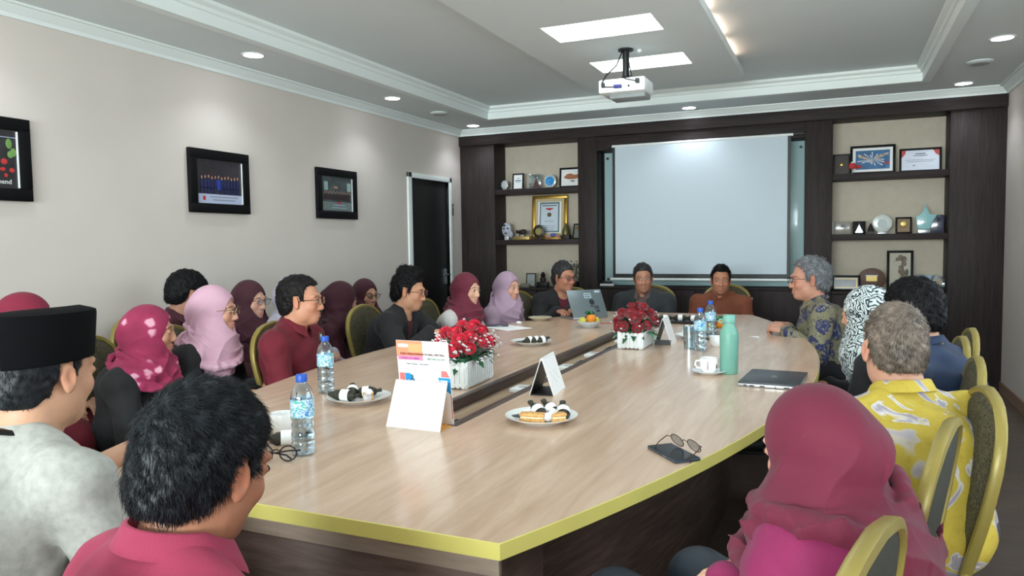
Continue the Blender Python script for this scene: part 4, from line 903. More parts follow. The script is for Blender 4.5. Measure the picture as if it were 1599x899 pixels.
def ctext(s, size, x, z, m, sx=1): text(s, size, CT @ TR((x, -.0016, z), rx=R(90)), m, t, 'printed_lettering', sx)
ctext('ETIKA PENGGUNAAN RUANG MEETING', .0098, 0, .2255, mat('dark_maroon_ink', (96, 44, 54), .7), .94)
ctext('ETHICS OF USING', .0088, -.046, .2115, mat('purple_ink', (150, 70, 190), .7)); ctext('MEETING ROOM', .0088, .05, .2115, mat('green_grey_ink', (110, 150, 140), .7))
ctext('Pinjam Ruangan   Sesuai Jadwal', .0066, -.02, .194, M_grey); ctext('2', .026, -.044, .142, M_ink)
f = MB()
for k in range(14): f.tube([(-.085+.013*k, .058+.004*math.cos(a), .142+.004*math.sin(a)) for a in [x*.785 for x in range(8)]], .0007, 5, closed=True)
obj('wire_binding', f, M_white, t)
def tent(loc, rz, label, W, L, Hh, dark):
    t = thing('tent_calendar', label, 'desk calendar', (loc[0], loc[1], TT), R(rz), 'small tent calendars')
    for s, nm, m in ((-1, 'left_panel', M_paper), (1, 'right_panel', M_paper)):
        obj(nm, MB().loft([[(s*W/2, -L/2, 0), (s*W/2, L/2, 0), (s*(W/2-.0025), L/2, 0), (s*(W/2-.0025), -L/2, 0)], [(s*.004, -L/2, Hh), (s*.004, L/2, Hh), (s*.0015, L/2, Hh), (s*.0015, -L/2, Hh)]]), m, t, ang=0)
    obj('inner_liner', MB().loft([[(-W/2+.004, -L/2+.004, .002), (-W/2+.004, L/2-.004, .002), (-W/2+.005, L/2-.004, .002), (-W/2+.005, -L/2+.004, .002)], [(-.002, -L/2+.004, Hh-.01), (-.002, L/2-.004, Hh-.01), (-.001, L/2-.004, Hh-.01), (-.001, -L/2+.004, Hh-.01)]]), M_black, t, ang=0)
    obj('base_board', MB().cbox((0, 0, .001), (W-.008, L-.004, .002)), M_black, t); obj('foot_band', MB().box((-W/2+.004, -L/2, .002), (W/2-.004, -L/2+.002, dark)), M_black, t)
    obj('rounded_ridge', MB().tube([(0, -L/2, Hh), (0, L/2, Hh)], .005, 8), M_white, t)
    th = math.atan2(W/2-.004, Hh); Tn = TR((W/4+.0035, 0, Hh/2), ry=-th, rz=0)
    b = MB(); rr = random.Random(3)
    for k in range(9): b.cbox((0, -L*.25+L*.06*k, Hh*.1-.011*(k % 5)), (.0006, L*.04, .004), 0, Tn)
    obj('faint_print', b, mat('faint_print', (196, 198, 206), .7), t, ang=0)
tent((-1.030, 2.67), 6, 'small white tent calendar, black inside, between groove and near snack plate', .098, .18, .138, .004)
tent((-.890, 4.17), 2, 'small white tent calendar seen end-on just right of the far flower box', .10, .17, .142, .028)
# phones and spectacles
def phone(loc, rz, label, L=.155, W=.076, z=0):
    t = thing('smartphone', label, 'phone', (loc[0], loc[1], TT+z), R(rz)); obj('phone_body', MB().cbox((0, 0, .0045), (L, W, .0085)), mat('steel_blue_metal', (84, 96, 112), .3, .7), t, bevel=.003); obj('screen', MB().cbox((0, 0, .0090), (L-.004, W-.004, .0008)), M_blackg, t); obj('side_button', MB().cbox((.02, -W/2-.0003, .0045), (.02, .001, .002)), M_silver, t); return t
phone((-.402, 1.982), -49, 'dark smartphone with steel edge near the right table edge, spectacles resting on it')
phone((-2.165, 4.66), 20, 'black smartphone beside the sheet of paper in front of the dark red headscarf', .15, .074, .0012)
tag(obj('paper_sheet', MB().cbox((0, 0, .0005), (.21, .28, .0008)), M_paper, loc=(-2.06, 4.60, TT), rz=R(60)), 'white sheet of paper on the table under the black smartphone', 'paper')
tag(obj('paper_scrap', MB().add([(-.03, -.005, .001), (.0, -.012, .002), (.03, .004, .001), (.012, .012, .005), (-.02, .008, .002), (-.03, -.005, .0), (.0, -.012, .0), (.03, .004, .0), (.012, .012, .0), (-.02, .008, .0)], [(0, 1, 2, 3, 4), (9, 8, 7, 6, 5)]+[(i, (i+1) % 5, 5+(i+1) % 5, 5+i) for i in range(5)]), M_paper, loc=(-.445, 4.585, TT), rz=R(-30)), 'small white paper scrap on the bare table between flask and clasped hands', 'paper')
tag(obj('crumpled_tissue', MB().ell((0, 0, .008), (.022, .016, .01), 7), M_paper, loc=(-2.09, 4.86, TT)), 'small crumpled tissue at the table edge by the lilac headscarf', 'tissue')
def spectacles(name_parent, T, m, wd=.136, round_=True, temple=.13, fold=0, lens=True, r=.0013):
    f = MB(); l = MB(); lw, lh = .024, .020
    for s in (-1, 1):
        cx = s*.0335; ring = [(cx+lw*math.cos(a*.3927), 0, lh*math.sin(a*.3927)) for a in range(16)]
        f.tube(ring, r, 6, 0, T, closed=True)
        if lens: l.add([(x, .0003, z) for x, y, z in ring], [tuple(range(16))], 0, T)
        ex = s*.0585; f.tube([(s*.0575, 0, .007), (s*wd/2, -.002, .009)], r*1.2, 6, 0, T)
        if fold: f.tube([(s*wd/2, -.002, .009), (s*wd/2*.6, -.012, .008), (-s*wd/2*.5, -.016-.004*s, -.004), (-s*wd/2*.75, -.016-.004*s, -.016)], r*1.3, 6, 0, T)
        else: f.tube([(s*wd/2, -.002, .009), (s*(wd/2+.003), -temple*.5, .009), (s*(wd/2+.002), -temple*.8, .006), (s*(wd/2-.001), -temple, -.018)], r*1.2, 6, 0, T)
    f.tube([(-.0105, 0, .006), (0, .001, .010), (.0105, 0, .006)], r, 6, 0, T)
    o = obj('glasses' if name_parent else 'spectacle_frame', f, m, name_parent)
    if lens: obj('lenses', l, M_lens, o, ang=0)
    return o
t = thing('spectacles', 'thin brown round spectacles resting open on the dark smartphone', 'glasses', (-.372, 1.998, TT+.0098))
spectacles(t, TR((0, 0, .021), rx=R(28), rz=R(-38)), mat('brown_wire', (74, 50, 42), .35, .4), temple=.06, r=.0012)
t = thing('spectacles', 'black and gold spectacles lying folded in front of the nearest water bottle', 'glasses', (-1.385, 1.545, TT))
spectacles(t, TR((0, 0, .021), rx=R(-12), rz=R(18)), mat('black_wire', (26, 24, 24), .35), temple=.13, fold=1, r=.0019)
# laptops
t = thing('laptop', 'closed dark grey laptop with a silver side near the right table edge', 'laptop', (-.232, 3.165, TT), R(-4))
obj('base', MB().cbox((0, 0, .007), (.225, .32, .013)), M_silver, t, bevel=.002); obj('lid', MB().cbox((0, 0, .0168), (.225, .32, .006)), mat('dark_grey_lid', (66, 70, 76), .35, .3), t, bevel=.002)
f = MB(); 
for k, x in enumerate((-.085, -.06, -.02, .03, .07)): f.cbox((x, -.1605, .0068), ((.012, .018, .02, .006, .022)[k], .0015, .0055))
obj('ports', f, M_black, t)
f = MB(); f.tube([(.014*math.cos(a*.3927), .014*math.sin(a*.3927), .0202) for a in range(16)], .0009, 5, closed=True); f.cbox((-.003, 0, .0203), (.0015, .016, .0006)); f.cbox((.004, 0, .0203), (.0015, .016, .0006)); obj('lid_emblem', f, mat('emblem_grey', (150, 154, 160), .3, .6), t)
t = thing('laptop', 'open grey laptop with stickers in front of the smiling man in black', 'laptop', (-1.69, 5.31, TT), R(48))
# local: lid back faces -Y, width along X
obj('base', MB().cbox((0, .115, .008), (.30, .22, .015)), M_silver, t, bevel=.002); obj('keyboard', MB().cbox((0, .12, .0159), (.27, .11, .001)), M_black, t)
LT = TR((0, .008, .012), rx=R(-30)) @ Matrix.Diagonal((1, 1, 1.12, 1))
obj('lid', MB().box((-.15, -.006, 0), (.15, 0, .205), 0, LT), mat('laptop_lid_grey', (112, 124, 128), .4, .4), t, bevel=.002); obj('display', MB().box((-.14, .0003, .012), (.14, .001, .196), 0, LT), M_blackg, t)
f = MB(); f.box((-.01, -.0072, .14), (.05, -.0062, .146), 0, LT); f.box((-.01, -.0072, .172), (.05, -.0062, .178), 0, LT); f.box((.044, -.0072, .14), (.05, -.0062, .178), 0, LT); f.box((-.01, -.0072, .14), (-.004, -.0062, .178), 0, LT); f.box((.0, -.0072, .156), (.04, -.0062, .162), 0, LT); obj('white_sticker', f, mat('sticker_white', (176, 196, 204), .5), t, ang=0); obj('corner_sticker', MB().box((.09, -.0072, .18), (.135, -.0062, .195), 0, LT), mat('sticker_white'), t, ang=0)
f = MB(); f.prism([(.042+.024*math.cos(a*PI/3), .11+.024*math.sin(a*PI/3)) for a in range(6)], .0062, .0072, 0, LT @ TR((0, 0, 0), rx=R(90))); f.box((.02, -.0072, .075), (.085, -.0062, .081), 0, LT); f.box((.05, -.0072, .06), (.09, -.0062, .068), 0, LT); f.box((.084, -.0072, .06), (.09, -.0062, .081), 0, LT); f.box((.06, -.0072, .035), (.09, -.0062, .05), 0, LT)
obj('dark_sticker', f, mat('sticker_dark', (36, 44, 50), .5), t, ang=0)
tag(obj('lanyard', MB().tube([(-1.80, 5.19, TT+.004), (-1.68, 5.08, TT+.003), (-1.5, 5.03, TT+.003), (-1.36, 5.12, TT+.003), (-1.22, 5.16, TT+.003)], .0035, 6, flat=.6), M_red), 'thin red cord lying on the table behind the near fruit bowl', 'cord')
tag(obj('white_card', MB().cbox((0, 0, .08), (.13, .004, .085)), M_paper, loc=(-1.9, 3.62, TT), rz=R(40)), 'x', 'x') if False else None
# ================================================================ PEOPLE
A3 = lambda *v: np.array(v, dtype=np.float64)
class Vol:
    """signed distance field on a grid, built from smoothly joined tapered limbs and ellipsoids"""
    def __init__(s, lo, hi, vx):
        s.lo = np.array(lo, float); s.vx = vx; s.n = np.ceil((np.array(hi)-s.lo)/vx).astype(int)+1
        s.D = np.full(s.n, 1.0, np.float32)
        s.ax = [(s.lo[i]+vx*np.arange(s.n[i])).astype(np.float32) for i in range(3)]
    def win(s, lo, hi):
        a = np.maximum(0, np.floor((np.array(lo)-s.lo)/s.vx).astype(int)); b = np.minimum(s.n, np.ceil((np.array(hi)-s.lo)/s.vx).astype(int)+1)
        if (b <= a).any(): return None
        sl = tuple(slice(a[i], b[i]) for i in range(3))
        X = s.ax[0][sl[0]][:, None, None]; Y = s.ax[1][sl[1]][None, :, None]; Z = s.ax[2][sl[2]][None, None, :]
        return sl, X, Y, Z
    def op(s, sl, d, k, mode):
        c = s.D[sl]; d = d.astype(np.float32)
        if mode == 'u':
            if k > 0: h = np.maximum(k-np.abs(c-d), 0)/k; s.D[sl] = np.minimum(c, d)-h*h*k*.25
            else: s.D[sl] = np.minimum(c, d)
        else:
            d = -d
            if k > 0: h = np.maximum(k-np.abs(c-d), 0)/k; s.D[sl] = np.maximum(c, d)+h*h*k*.25
            else: s.D[sl] = np.maximum(c, d)
    def cap(s, a, b, ra, rb, k=0.02, mode='u'):
        a = np.array(a, float); b = np.array(b, float); m = max(ra, rb)+k+4*s.vx
        w_ = s.win(np.minimum(a, b)-m, np.maximum(a, b)+m)
        if w_ is None: return
        sl, X, Y, Z = w_; ba = b-a; L = max(ba @ ba, 1e-12)
        px, py, pz = X-a[0], Y-a[1], Z-a[2]
        h = np.clip((px*ba[0]+py*ba[1]+pz*ba[2])/L, 0, 1)
        d = np.sqrt((px-h*ba[0])**2+(py-h*ba[1])**2+(pz-h*ba[2])**2)-(ra+(rb-ra)*h)
        s.op(sl, d, k, mode)
    def ell(s, c, r, Rm=None, k=0.02, mode='u'):
        c = np.array(c, float); r = np.array(r, float)*np.ones(3); m = r.max()+k+4*s.vx
        w_ = s.win(c-m, c+m)
        if w_ is None: return
        sl, X, Y, Z = w_; px, py, pz = X-c[0], Y-c[1], Z-c[2]
        if Rm is None: q = (px, py, pz)
        else: q = [px*Rm[0, i]+py*Rm[1, i]+pz*Rm[2, i] for i in range(3)]
        k0 = np.sqrt((q[0]/r[0])**2+(q[1]/r[1])**2+(q[2]/r[2])**2)+1e-9
        k1 = np.sqrt((q[0]/r[0]**2)**2+(q[1]/r[1]**2)**2+(q[2]/r[2]**2)**2)+1e-9
        s.op(sl, k0*(k0-1)/k1, k, mode)
    def coords(s): return s.ax[0][:, None, None], s.ax[1][None, :, None], s.ax[2][None, None, :]
    def mesh(s):
        D = np.clip(s.D, -3*s.vx, 3*s.vx); D[0] = D[-1] = 3*s.vx; D[:, 0] = D[:, -1] = 3*s.vx; D[:, :, 0] = D[:, :, -1] = 3*s.vx
        G = openvdb.FloatGrid(float(3*s.vx)); G.copyFromArray(np.ascontiguousarray(D)); G.gridClass = openvdb.GridClass.LEVEL_SET
        p, t, q = G.convertToPolygons(0.0, 0.0)
        return p*s.vx+s.lo, t[:, ::-1], q[:, ::-1]
def mesh_obj(name, p, t, q, mats, parent=None, col=None):
    me = bpy.data.meshes.new(name); nt_, nq = len(t), len(q)
    me.vertices.add(len(p)); me.vertices.foreach_set('co', np.asarray(p, np.float32).ravel())
    me.loops.add(nt_*3+nq*4); me.loops.foreach_set('vertex_index', np.concatenate([np.asarray(t).ravel(), np.asarray(q).ravel()]).astype(np.int32))
    me.polygons.add(nt_+nq); ls = np.concatenate([np.arange(nt_)*3, nt_*3+np.arange(nq)*4]).astype(np.int32); me.polygons.foreach_set('loop_start', ls)
    me.update(calc_edges=True); me.validate()
    me.polygons.foreach_set('use_smooth', [True]*len(me.polygons))
    for m in (mats if isinstance(mats, (list, tuple)) else [mats]): me.materials.append(m)
    if col is not None:
        ca = me.color_attributes.new('Col', 'FLOAT_COLOR', 'POINT'); c4 = np.ones((len(p), 4), np.float32); c4[:, :3] = col; ca.data.foreach_set('color', c4.ravel())
    o = bpy.data.objects.new(name, me); COL.objects.link(o)
    if parent is not None: o.parent = parent
    return o
M_skin = bpy.data.materials.new('skin'); M_skin.use_nodes = True
_n = M_skin.node_tree; _b = _n.nodes['Principled BSDF']; _a = _n.nodes.new('ShaderNodeVertexColor'); _a.layer_name = 'Col'
_n.links.new(_a.outputs[0], _b.inputs['Base Color']); _b.inputs['Roughness'].default_value = .5; _b.inputs['Subsurface Weight'].default_value = .08; _b.inputs['Subsurface Radius'].default_value = (.01, .004, .002)
_b.inputs['Specular IOR Level'].default_value = .4
M_eyew = mat('eye_white', (222, 214, 206), .2); M_iris = mat('dark_iris', (38, 24, 18), .15); M_lash = mat('eyelash', (24, 18, 16), .6); M_teeth = mat('teeth', (228, 222, 210), .3)
def rotm(yaw, pitch, roll):  # degrees; pitch>0 looks down
    return np.array((Matrix.Rotation(R(yaw), 3, 'Z') @ Matrix.Rotation(R(-pitch), 3, 'X') @ Matrix.Rotation(R(roll), 3, 'Y')))
def garment(name, rgb, rough=.8, var=.12, vscale=8, bump=.35, bscale=500, sheen=.05):
    return mat(name, rgb, rough, var=var, vscale=vscale, bump=bump, bscale=bscale, sheen=sheen)
def wobble(X, Y, Z, f, ph): return np.sin(f*X+1.7*np.sin(f*.6*Y+ph)+ph)*np.sin(f*.8*Z+1.3*np.sin(f*.5*X+2*ph))+.5*np.sin(f*1.7*(Y+.6*Z)+ph*3+np.sin(f*X))
def strands(P, Nn, rnd, N, whorl, L, wd, lift=.35):
    idx = rnd.integers(0, len(P), N); p = P[idx]; n = Nn[idx]
    d = p-whorl; d += rnd.normal(0, .012, d.shape); d -= n*(d*n).sum(1)[:, None]; d /= np.linalg.norm(d, axis=1)[:, None]+1e-9
    d[:, 2] -= .25; d -= n*(d*n).sum(1)[:, None]; d /= np.linalg.norm(d, axis=1)[:, None]+1e-9
    d += rnd.normal(0, .14, d.shape); s = np.cross(d, n); s /= np.linalg.norm(s, axis=1)[:, None]+1e-9
    Ls = (L*rnd.uniform(.6, 1.25, N))[:, None]; lf = lift*rnd.uniform(.2, 1.0, N)[:, None]
    a0 = p-n*.002; a1 = p+d*Ls*.5+n*Ls*.5*lf; a2 = p+d*Ls+n*Ls*.25*lf-n*.001
    V = np.stack([a0-s*wd, a0+s*wd, a0+n*wd, a1-s*wd*.8, a1+s*wd*.8, a1+n*wd*.8, a2], 1).reshape(-1, 3)
    b = (np.arange(N)*7)[:, None]
    Q = np.concatenate([b+np.array([[0, 1, 4, 3]]), b+np.array([[1, 2, 5, 4]]), b+np.array([[2, 0, 3, 5]])]); T = np.concatenate([b+np.array([[3, 4, 6]]), b+np.array([[4, 5, 6]]), b+np.array([[5, 3, 6]])])
    return V, T, Q
def vnormals(p, t, q):
    n = np.zeros_like(p); 
    for f in (t, q):
        if len(f) == 0: continue
        fn = np.cross(p[f[:, 1]]-p[f[:, 0]], p[f[:, 2]]-p[f[:, 0]])
        for i in range(f.shape[1]): np.add.at(n, f[:, i], fn)
    return n/(np.linalg.norm(n, axis=1)[:, None]+1e-12)
def unit(v): v = np.array(v, float); return v/(np.linalg.norm(v)+1e-9)
def hand(v, w_, d, back, th, sc_, curl, spread=1.0):
    # w_: wrist, d: towards the fingers, back: out of the back of the hand, th: towards the thumb side
    d = unit(d); back = unit(back-d*(back @ d)); th = unit(th-d*(th @ d)-back*(th @ back)); s = sc_
    Rm = np.stack([th, d, back], 1)
    v.ell(w_+d*.045*s, (.041*s, .052*s, .0165*s), Rm, .012)
    v.cap(w_+d*.03*s+th*.022*s, w_+d*.082*s+th*.026*s, .013*s, .011*s, .008); v.cap(w_+d*.03*s-th*.02*s, w_+d*.078*s-th*.027*s, .013*s, .010*s, .008)
    for off, base, L, cu in ((.028, .083, .064, .9), (.0095, .088, .072, 1.0), (-.0095, .085, .067, 1.05), (-.027, .077, .052, 1.15)):
        p = w_+d*base*s+th*off*s*spread; a = curl*cu*.5; dd = d+th*off*1.6*spread
        dd = unit(dd)
        for seg, (fl, r0, r1) in enumerate(((.42, .0092, .0084), (.32, .0084, .0076), (.26, .0076, .0066))):
            q = p+(unit(dd)*math.cos(a)-back*math.sin(a))*L*fl*s*1.05; v.cap(p, q, r0*s, r1*s, .0035); p = q; a += curl*cu*.75
    p0 = w_+d*.022*s+th*.024*s; p1 = w_+d*.052*s+th*.050*s-back*.010*s; p2 = w_+d*.078*s+th*.056*s-back*.018*s*(1+curl); p3 = p2+(d*.9+th*(.1-.5*curl)-back*.25*curl)*.024*s
    v.cap(p0, p1, .014*s, .0115*s, .01); v.cap(p1, p2, .0112*s, .0095*s, .004); v.cap(p2, p3, .0094*s, .0075*s, .003)
SKELS = {}
def person(label, head, az_head, az_body, lean=.10, pitch=4, roll=0, hs=1.0, female=False, skin=(176, 128, 102), build=1.0, side=0.0, group=None,
           hair=None, hijab=None, top=None, jacket=None, sleeve=1.0, collar=None, trousers=(30, 30, 36), shoes=True, hands='lap', glasses=None, smile=0.0,
           beard=0.0, vx=.005, cap=None, extra=None, brow=(36, 26, 22), seed=0, shoe_m=None):
    rnd = np.random.default_rng(seed+10); W = Vector(head); ab = R(az_body); fwd = Vector((-math.sin(ab), math.cos(ab), 0)); rt = Vector((math.cos(ab), math.sin(ab), 0))
    org = W-fwd*lean-rt*side; org.z = 0
    toL = lambda p: A3(*(Matrix.Rotation(-ab, 3, 'Z') @ (Vector(p)-org)))
    Hc = toL(W); Hr = rotm(az_head-az_body, pitch, roll); b = build
    hp = lambda x, y, z: Hc+Hr @ (A3(x, y, z)*hs)
    Hm = Matrix([[*(Hr[i]*hs), Hc[i]] for i in range(3)]+[[0, 0, 0, 1]])
    nz = -.152 if female else -.142
    P = A3(0, 0, .555); Nb = Hc+A3(0, -.035, nz)*hs*.5+(Hr @ A3(0, -.045, nz))*hs*.5
    C = P+(Nb-P)*.58+A3(0, -.025, 0); spd = unit(Nb-P)
    Rs = np.stack([A3(1, 0, 0), unit(np.cross(spd, A3(1, 0, 0))), spd], 1)
    sw = (.150 if female else .172)*b; L = np.linalg.norm(Nb-P)
    S = {s: Nb+A3(s*sw, -.012, -.062) for s in (-1, 1)}
    a1, a2 = (.245, .225) if female else (.265, .24)
    hip = {s: A3(s*.09, .01, .535) for s in (-1, 1)}; knee = {s: A3(s*.12, .40, .515) for s in (-1, 1)}; ank = {s: A3(s*.12, .36, .10) for s in (-1, 1)}; toe = {s: A3(s*.135, .53, .045) for s in (-1, 1)}
    # wrists
    HT = {}
    for s in (-1, 1):
        if hands == 'lap': w_, d, back, th, cu = A3(s*.11, .30, .635), A3(-s*.45, .8, -.1), A3(0, .1, 1), A3(-s, -.4, 0), .45
        elif hands == 'joined': w_, d, back, th, cu = A3(s*.075, .26, .66), A3(-s*.8, .55, 0), A3(s*.25, .35, .9), A3(0, -.2, .9), .55
        else:
            h = hands[s]; w_ = toL(h[0]); Rl = np.array(Matrix.Rotation(-ab, 3, 'Z')); d, back, th, cu = Rl @ A3(*h[1]), Rl @ A3(*h[2]), Rl @ A3(*h[3]), h[4]
        v_ = w_-S[s]; D_ = np.linalg.norm(v_); mx = (a1+a2)*.995
        if D_ > mx: w_ = S[s]+v_/D_*mx; v_ = w_-S[s]; D_ = mx
        u = v_/D_; x = (a1*a1-a2*a2+D_*D_)/(2*D_); hgt = math.sqrt(max(a1*a1-x*x, 0)); pole = A3(s*.55, -.35, -.9); pole = unit(pole-u*(pole @ u))
        E_ = S[s]+u*x+pole*hgt; HT[s] = (w_, d, back, th, cu, E_)
    def bulk(v, g, arms=1.0, legs=False, neck=False, skirt=0, loose=0.0):
        v.ell(P, (A3(.158, .125, .10)*b)+g, None, .03); v.cap(P, C, .115*b+g+loose, .118*b+g+loose, .05)
        bust = .012 if female else 0
        v.ell(C, A3(.148*b+g+loose, .105*b+g+bust+loose*.6, max(.14, L*.42)), Rs, .05)
        if female: v.ell(C+A3(0, .06, .0), A3(.11*b, .06*b, .07)+g, None, .04)
        elif b > 1.04: v.ell(P+(C-P)*.5+A3(0, .05, 0), A3(.13, .10, .12)*b+g, None, .05)
        v.cap(S[-1]+A3(.02, 0, 0), S[1]-A3(.02, 0, 0), .052+g, .052+g, .05)
        for s in (-1, 1):
            v.cap(Nb+A3(s*.03, -.015, .012), S[s]+A3(-s*.03, 0, .01), .040+g*.7, .046+g, .04)
            if arms > 0:
                w_, d, back, th, cu, E_ = HT[s]; ra = (.048 if female else .053)*(.6+.4*b)
                v.ell(S[s]+A3(0, 0, -.005), ra+.006+g, None, .03)
                if arms >= 1: v.cap(S[s], E_, ra+g, ra*.80+g*1.1, .02); v.cap(E_, E_+(w_-E_)*(arms-.0)*(.93 if g > 0 else 1), ra*.80+g*1.1, (.033 if g > 0 else .026)+g*.7, .015)
                else: v.cap(S[s], S[s]+(E_-S[s])*arms*1.6, ra+g, ra*.92+g*1.5, .02)
            if legs:
                v.cap(hip[s], knee[s], .082*b+g, .062+g, .03); v.cap(knee[s], ank[s], .060+g, .040+g*1.2, .02)
    lo = A3(-.5*b, -.33, -.0); hi = A3(.5*b, .62, Hc[2]+.16)
    pts = [Hc, P, *S.values(), *knee.values(), *toe.values()]+[h[0] for h in HT.values()]+[h[5] for h in HT.values()]+[h[0]+unit(h[1])*.13 for h in HT.values()]
    lo = np.min(pts, 0)-A3(.19, .19, .16); hi = np.max(pts, 0)+A3(.19, .19, .16); lo[2] = -.02
    # ------- the body: one continuous surface
    v = Vol(lo, hi, vx); bulk(v, 0.0, 1.0, True)
    for s in (-1, 1): v.cap(ank[s], ank[s]+A3(0, -.03, -.055), .036, .032, .02); v.cap(ank[s]+A3(0, .0, -.05), toe[s], .036, .026, .02)
    nr = (.047 if female else .057)*(.5+.5*b)
    v.cap(Nb+A3(0, -.005, -.02), hp(0, -.025, -.055), nr+.006, nr, .02)
    hv = min(vx, .0045)
    E = lambda c, r, k=.02, mode='u', Rm=None: v.ell(hp(*c), np.array(r)*hs, Hr if Rm is None else Hr @ Rm, k*hs, mode)
    Cp = lambda a, b_, r0, r1, k=.01, mode='u': v.cap(hp(*a), hp(*b_), r0*hs, r1*hs, k*hs, mode)
    E((0, -.015, .032), (.073, .096, .086)); fw = .94 if female else 1.0
    E((0, .030, -.035), (.060*fw, .060, .078), .03); E((0, .058, -.092), (.026*fw, .026, .022), .03)
    for s in (-1, 1): Cp((s*.012, .086, .026), (s*.046, .074, .028), .011, .008, .014)
    for s in (-1, 1):
        E((s*.044*fw, .012, -.062), (.018, .030, .034), .025); E((s*.036, .060, -.024), (.024, .022, .022), .02)
        E((s*.031, .100, .008), (.0175, .013, .0125), .012, 's')
        E((s*.031, .0765, .006), (.0165, .0165, .0115), .005)
        E((s*.0135, .092, -.036), (.0085, .010, .0075), .006)
        # ear
        if hijab: continue
        ey = -.006; E((s*.0775, ey, -.004), (.0065, .0165, .030), .006, 'u', rotm(-s*22, -8, 0)); E((s*.0835, ey+.002, -.002), (.004, .0085, .017), .004, 's', rotm(-s*22, -8, 0)); E((s*.076, ey+.004, -.028), (.006, .009, .011), .006)
    Cp((0, .086, .018), (0, .102, -.030), .0085, .0115, .012); E((0, .101, -.033), (.0125, .009, .009), .008)
    up = .004+.010*smile
    for k in range(6):
        t0, t1 = -1+k/3, -1+(k+1)/3; fx = lambda t: (t*(.024+.006*smile), .0905-.016*t*t, -.062+up*t*t+(.0025*(1-abs(t))))
        fl = lambda t: (t*(.021+.006*smile), .0895-.016*t*t, -.072+up*t*t-.001*(1-abs(t))); Cp(fx(t0), fx(t1), .0055, .0055, .004); Cp(fl(t0), fl(t1), .0068, .0068, .004)
    for s in (-1, 1): Cp((0, .103, -.067), (s*(.022+.006*smile), .083, -.067+up*.9), .0022+.002*smile, .0012, .003, 's')
    if smile > .3:
        for s in (-1, 1): E((s*.037, .070, -.030), (.018, .016, .015), .012)
    for s in (-1, 1):
        w_, d, back, th, cu, E_ = HT[s]; hand(v, w_, d, back, th, .92 if female else 1.0, cu)
    p, t_, q_ = v.mesh()
    # skin colour with the person's own lips, brows and stubble
    l = (p-Hc) @ Hr/hs; base = np.array(lin(skin)); col = np.tile(base, (len(p), 1)); x_, y_, z_ = l.T
    def blend(msk, c, a): msk = np.clip(msk, 0, 1)[:, None]*a; col[:] = col*(1-msk)+np.array(lin(c))*msk
    inh = (np.abs(z_) < .14) & (np.abs(x_) < .1) & (np.abs(y_) < .13)
    lipc = (178, 96, 92) if female else (158, 96, 84)
    blend(inh*(y_ > .06)*np.exp(-((z_+.067-up*(x_/.025)**2)/.0085)**4)*np.exp(-(x_/.025)**6), lipc, .75)
    blend(inh*(y_ > .03)*np.exp(-((z_+.02)/.03)**2-((np.abs(x_)-.038)/.02)**2), (int(skin[0]*1.02), int(skin[1]*.86), int(skin[2]*.84)), .5)
    if beard > 0: blend(inh*(y_ > .0)*np.clip((-.045-z_)/.02, 0, 1)*(1-np.exp(-((z_+.067)/.008)**4)*np.exp(-(x_/.022)**6)), (70, 58, 52), beard); blend(inh*(y_ > .07)*np.exp(-((z_+.052)/.005)**4)*np.exp(-(x_/.026)**6), (52, 40, 36), min(1, beard*1.8))
    blend(inh*(np.abs(x_) > .068)*np.exp(-((z_+.004)/.025)**2)*(np.abs(y_) < .03), (int(skin[0]*1.0), int(skin[1]*.82), int(skin[2]*.78)), .5)
    body = mesh_obj('person', p, t_, q_, M_skin, None, col)
    body.location = org; body.rotation_euler = (0, 0, ab); tag(body, label, 'person', group)
    HM = lambda mb: [Hm @ Vector(v_) for v_ in mb.V]
    # eyes
    for s in (-1, 1):
        ez = lambda x, z: .0765+math.sqrt(max(.0178**2-x*x-(z*1.25)**2, 1e-6)); hh = .0056-.0022*smile; look = .0015
        ut = lambda x: hh*(1-abs(x/.0138)**2.0)+.0008; ub = lambda x: -hh*.75*(1-abs(x/.0138)**1.8)-.0008
        xs = np.linspace(-.0138, .0138, 11); e = MB()
        e.loft([[(s*.031+x, ez(x, ub(x)+(ut(x)-ub(x))*f_), .006+ub(x)+(ut(x)-ub(x))*f_) for x in xs] for f_ in (0, .33, .67, 1)], 0, Hm, closed=False, caps=False)
        xi = [look+.0058*math.cos(a) for a in np.linspace(PI, 0, 9)]
        e.loft([[(s*.031+x, ez(x, z)+.0005, .006+z) for x, z in [(x, max(min(zz*math.sqrt(max(.0058**2-(x-look)**2, 0)), ut(x)), ub(x))) for x in xi]] for zz in (-1, -.3, .4, 1)], 1, Hm, closed=False, caps=False)
        obj('eye', e, [M_eyew, M_iris], body)
        e = MB(); e.tube([(s*.031+x, ez(x, ut(x))+.0002, .006+ut(x)) for x in xs], [.0004]+[.0011]*9+[.0005], 6, 0, Hm)
        obj('eyelid_line', e, M_lash, body)
        e = MB(); e.tube([(s*(.031+u*.021), .0915-.011*max(0, u)**2-.001*u, .0275+.004*(1-u*u)-.0015*u) for u in (-1, -.5, 0, .5, 1)], [.001, .0030, .0032, .0026, .0009], 6, 0, Hm, flat=.6)
        obj('eyebrow', e, mat('eyebrow_%d' % brow[0], brow, .8), body)
    if smile > .6:
        e = MB(); e.loft([[(x, .0925-.014*(x/.024)**2, -.0655+.0035*(x/.024)**2) for x in np.linspace(-.02, .02, 9)], [(x, .0925-.014*(x/.024)**2, -.0695+.0045*(x/.024)**2) for x in np.linspace(-.02, .02, 9)]], 0, Hm, closed=False, caps=False); obj('teeth', e, M_teeth, body)
    # ------- garments
    cvx = max(vx, .005)
